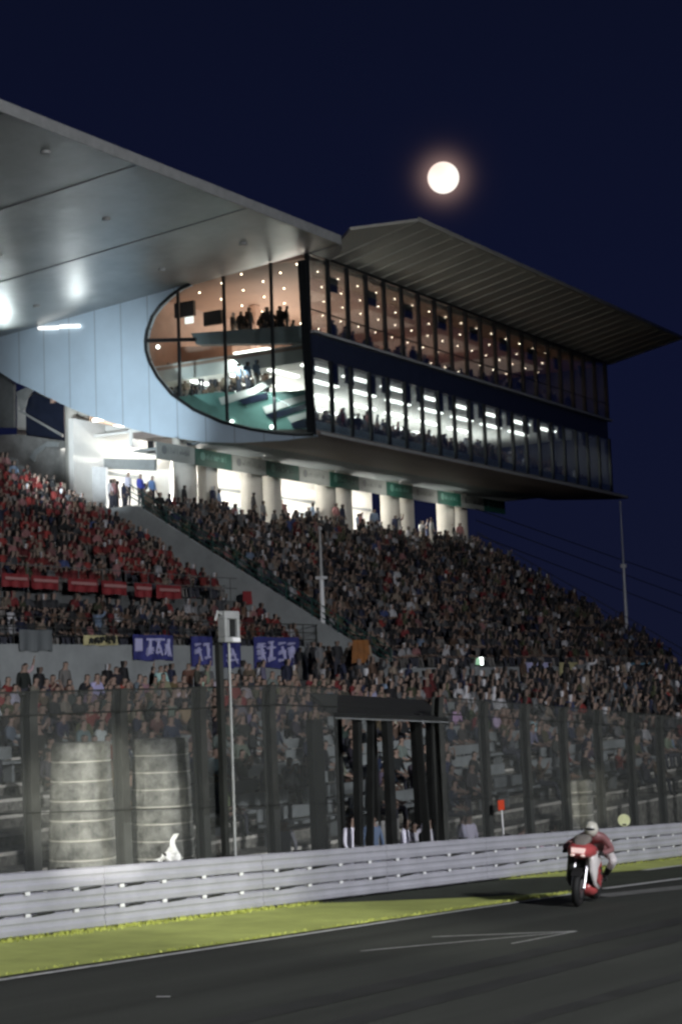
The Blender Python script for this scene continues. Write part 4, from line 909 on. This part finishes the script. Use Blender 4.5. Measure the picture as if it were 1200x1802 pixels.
# ------------------------------------------------------------------ racing motorcycle and rider (local: +X forward, +Y its left)
M['rubber'] = mat('tyre_rubber', (.012, .012, .012), .7, bump=.2, bscale=40); M['bred'] = mat('fairing_red', (.46, .085, .085), .25, noise=.08); M['bwhite'] = mat('fairing_white', (.70, .66, .64), .25, noise=.05)
M['alu'] = mat('aluminium', (.45, .45, .46), .35, .9); M['helmet'] = mat('helmet_white', (.62, .60, .52), .2); M['visor'] = mat('visor', (.03, .03, .035), .1); M['screenp'] = mat('windscreen_smoked_pale', (.22, .20, .18), .12); M['suitred'] = mat('leather_red', (.26, .12, .12), .45, noise=.1); M['suitw'] = mat('leather_white', (.62, .58, .57), .45)
M['bike_glow'] = mat('plate_headlight_glow', (.85, .60, .55), .3, emis=(1, .72, .66), estr=.35)  # faint emission makes the number plate glow, though no lamp; headlights share it
g = onG(1016, 1597); HD = math.radians(192)
bk = thing('racing_motorcycle', 'red and white racing motorcycle with its rider speeding along the track edge', 'motorcycle', (g.x+.68, g.y+.16, gz(g.x+.68)+.012), rz=HD)
bk.scale = (.9, .9, .9); bk.rotation_euler = (math.radians(-5), math.radians(-2.0), HD)
def loft(secs, n=16):
    mb = MB(); vs = []
    for (x, yc, w_, z0, z1, ex) in secs:
        for i in range(n):
            t = 2*math.pi*i/n; c, s = math.cos(t), math.sin(t)
            vs.append((x, yc+w_/2*math.copysign(abs(c)**ex, c), (z0+z1)/2+(z1-z0)/2*math.copysign(abs(s)**ex, s)))
    k = len(secs); mb.add(vs, [(j*n+i, j*n+(i+1) % n, (j+1)*n+(i+1) % n, (j+1)*n+i) for j in range(k-1) for i in range(n)]+[tuple(reversed(range(n))), tuple(range((k-1)*n, k*n))]); return mb
def wheel(name, x, R, wd):
    mb = MB(); vs = []; nu, nv = 40, 12
    for i in range(nu):
        a = 2*math.pi*i/nu
        for j in range(nv):
            b = 2*math.pi*j/nv; rr_ = R-.06+.06*math.cos(b); vs.append((x+rr_*math.cos(a), wd/2*math.sin(b), R+rr_*math.sin(a)))
    mb.add(vs, [(i*nv+j, i*nv+(j+1) % nv, ((i+1) % nu)*nv+(j+1) % nv, ((i+1) % nu)*nv+j) for i in range(nu) for j in range(nv)])
    t = mb.build(name, 'rubber', bk, smooth=True)
    r = MB()
    for i in range(28):
        a0, a1 = 2*math.pi*i/28, 2*math.pi*(i+1)/28; r.tube((x+.215*math.cos(a0), 0, R+.215*math.sin(a0)), (x+.215*math.cos(a1), 0, R+.215*math.sin(a1)), .022, n=6)
    for i in range(5):
        a = 2*math.pi*i/5; r.tube((x, 0, R), (x+.21*math.cos(a), 0, R+.21*math.sin(a)), .02, .014, 6)
    r.tube((x, -.07, R), (x, .07, R), .035, n=12); r.build('rim', 'dark', t)
    d = MB()
    for s in ((-1, 1) if x > 0 else (-1,)): d.tube((x, s*.055, R), (x, s*.061, R), .155 if x > 0 else .11, n=24)
    d.build('brake_disc', 'alu', t)
wheel('wheel', .70, .30, .125); wheel('wheel', -.72, .32, .19)
MB().tube((.70, .095, .30), (.50, .10, .80), .027, n=10).build('fork_leg', 'alu', bk); MB().tube((.70, -.095, .30), (.50, -.10, .80), .027, n=10).build('fork_leg', 'alu', bk)
mb = MB()
for i in range(9):
    a0, a1 = math.radians(40+i*12), math.radians(52+i*12); p = [(.70+.325*math.cos(a), y, .30+.325*math.sin(a)) for a in (a0, a1) for y in (-.08, .08)]; mb.prism([p[0], p[1], p[3], p[2]], (0, 0, .008))
mb.build('front_mudguard', 'rubber', bk)
fr = loft([(.86, 0, .14, .84, .92, .8), (.80, 0, .30, .81, .98, .8), (.70, 0, .42, .79, 1.03, .8), (.55, 0, .48, .76, 1.05, .8), (.42, 0, .48, .72, 1.02, .8)]).build('nose_fairing', 'bred', bk, smooth=True)
MB().prism([(.875, -.11, .875), (.875, .11, .875), (.815, .12, .955), (.815, -.12, .955)], (.012, 0, .008)).build('number_plate', 'bike_glow', fr)
for q, (x0_, x1_, z0_) in enumerate([(.30, .12, .60), (.26, .10, .52), (.05, -.05, .40)]): MB().prism([(x0_, .272+.004*q, z0_), (x1_, .276+.004*q, z0_-.02), (x1_, .276+.004*q, z0_+.03), (x0_, .272+.004*q, z0_+.045)], (0, .005, 0)).build('decal', 'dark', bk)
for s_ in (-1, 1): MB().ellip((.872, s_*.085, .845), (.02, .04, .022), 12, 6).build('headlight', 'bike_glow', bk)
loft([(.74, 0, .16, .98, 1.01, .9), (.64, 0, .26, .99, 1.12, .9), (.50, 0, .30, 1.0, 1.17, .9), (.40, 0, .30, 1.0, 1.17, .9)]).build('windscreen', 'screenp', bk, smooth=True)
for s in (-1, 1):
    sf = loft([(.60, s*.17, .10, .60, .92, .8), (.42, s*.21, .09, .34, .93, .8), (.20, s*.22, .09, .26, .88, .8), (-.02, s*.20, .09, .24, .70, .8), (-.22, s*.15, .06, .26, .48, .8)]).build('side_fairing', 'bwhite' if s > 0 else 'black', bk, smooth=True)
    MB().prism([(.42, s*.262, .40), (.15, s*.270, .30), (-.05, s*.252, .45), (.20, s*.270, .72), (.36, s*.262, .62)], (0, s*.006, 0)).build('side_stripe', 'bred' if s > 0 else 'bwhite', sf)
loft([(.42, .05, .18, .24, .36, .8), (.25, .05, .34, .14, .38, .8), (-.10, 0, .38, .13, .36, .8), (-.34, 0, .22, .16, .32, .8)]).build('belly_pan', 'bred', bk, smooth=True)
loft([(.30, 0, .30, .74, .92, .9), (.15, 0, .38, .72, 1.0, .9), (-.08, 0, .34, .72, .98, .9), (-.28, 0, .20, .72, .86, .9)]).build('fuel_tank', 'bred', bk, smooth=True)
loft([(-.25, 0, .24, .70, .82, .9), (-.50, 0, .26, .76, .90, .9), (-.72, 0, .24, .84, 1.02, .9), (-.92, 0, .12, .93, 1.03, .9)]).build('seat_unit', 'bwhite', bk, smooth=True)
MB().box((-.15, -.13, .30), (.40, .13, .72)).build('engine', 'dark', bk); MB().prism([(.44, -.19, .42), (.44, .19, .42), (.50, .20, .78), (.50, -.20, .78)], (-.05, 0, 0)).build('radiator', 'black', bk)
for s in (-1, 1): MB().tube((-.15, s*.11, .42), (-.72, s*.13, .32), .03, .022, 8).build('swingarm', 'alu', bk); MB().tube((.44, s*.10, .88), (.36, s*.34, .84), .016, n=8).build('handlebar', 'dark', bk)
MB().path([(.2, -.12, .2), (-.3, -.16, .24), (-.55, -.20, .42)], .03, 10).tube((-.52, -.20, .40), (-.86, -.22, .55), .055, .05, 14).build('exhaust', 'alu', bk)
J = {'pelvis': (-.46, .10, .96, .15), 'belly': (-.26, .10, 1.05, .135), 'chest': (-.02, .10, 1.10, (.16, .13)), 'neck': (.15, .09, 1.16, .06), 'head': (.24, .09, 1.20, .07)}
E = [('pelvis', 'belly'), ('belly', 'chest'), ('chest', 'neck'), ('neck', 'head')]
for s, n in ((-1, 'r'), (1, 'l')):
    k = .10 if s > 0 else 0
    J['hip'+n] = (-.42, .08+s*.12, .92, .10); J['knee'+n] = (-.04, .06+s*.28+k, .76-k*.3, .075); J['ankle'+n] = (-.42, s*.21+k*.3, .46, .05); J['toe'+n] = (-.26, s*.24+k*.3, .38, .04)
    J['sh'+n] = (.04, .09+s*.19, 1.10, .075); J['el'+n] = (.14, .04+s*.40, .92, .055); J['wr'+n] = (.32, s*.32, .88, .04); J['hand'+n] = (.385, s*.30, .87, .035)
    E += [('pelvis', 'hip'+n), ('hip'+n, 'knee'+n), ('knee'+n, 'ankle'+n), ('ankle'+n, 'toe'+n), ('chest', 'sh'+n), ('sh'+n, 'el'+n), ('el'+n, 'wr'+n), ('wr'+n, 'hand'+n)]
me = skin_body(J, E, 'pelvis', 2); keys = list(J); PP = np.array([J[k][:3] for k in keys])
for p in me.polygons:
    c = np.array(p.center); k = keys[int(np.argmin(((PP-c)**2).sum(1)))]; p.material_index = 1 if k.startswith(('knee', 'chest', 'belly')) and (p.index//3) % 7 < 9 and k.startswith('knee') else (2 if k.startswith(('toe', 'hand', 'ankle')) else 0)
mb = MB()
for s, n in ((-1, 'r'), (1, 'l')):
    for i in range(4):
        b = Vector((.395, s*(.285+.018*i), .885-.002*i)); c_ = b+Vector((.028, 0, -.012)); e_ = c_+Vector((-.012, 0, -.030-.003*(i % 2))); mb.tube(b, c_, .009, n=5); mb.tube(c_, e_, .009, .008, n=5)
    mb.tube((.36, s*.275, .865), (.355, s*.262, .835), .010, n=5)
bm = bmesh.new(); bm.from_mesh(me); t_ = bpy.data.meshes.new('x'); t_.from_pydata(mb.v, [], mb.f); t_.update()
for f in t_.polygons: f.material_index = 2
bm.from_mesh(t_); bm.to_mesh(me); bm.free(); me.polygons.foreach_set('use_smooth', [True]*len(me.polygons))
for m in ('suitred', 'suitw', 'black'): me.materials.append(M[m])
me.name = 'person'; rd = bpy.data.objects.new('person', me); COL.objects.link(rd); rd.location = bk.location; rd.rotation_euler = bk.rotation_euler; rd.scale = bk.scale
tag(rd, 'rider in red and white leathers crouched over the racing motorcycle', 'person')
hb = MB().ellip((.27, .09, 1.25), (.150, .122, .132), 20, 14).build('helmet', 'helmet', rd, smooth=True)
MB().ellip((.315, .09, 1.252), (.112, .105, .055), 16, 8).build('visor', 'visor', hb, smooth=True)
loft([(.10, .09, .10, 1.16, 1.26, .9), (-.02, .09, .16, 1.15, 1.27, .9), (-.16, .10, .10, 1.12, 1.18, .9)]).build('back_hump', 'suitred', rd, smooth=True)
# ------------------------------------------------------------------ every Empty stands at its thing's base
for o in list(S.objects):
    if o.type == 'EMPTY' and o.location.length < 1e-6 and o.children:
        P = [c.matrix_basis @ Vector(b) for c in o.children for b in c.bound_box]
        x = sum(p.x for p in P)/len(P); y = sum(p.y for p in P)/len(P); z = min(p.z for p in P); rebase(o, (x, y, z))
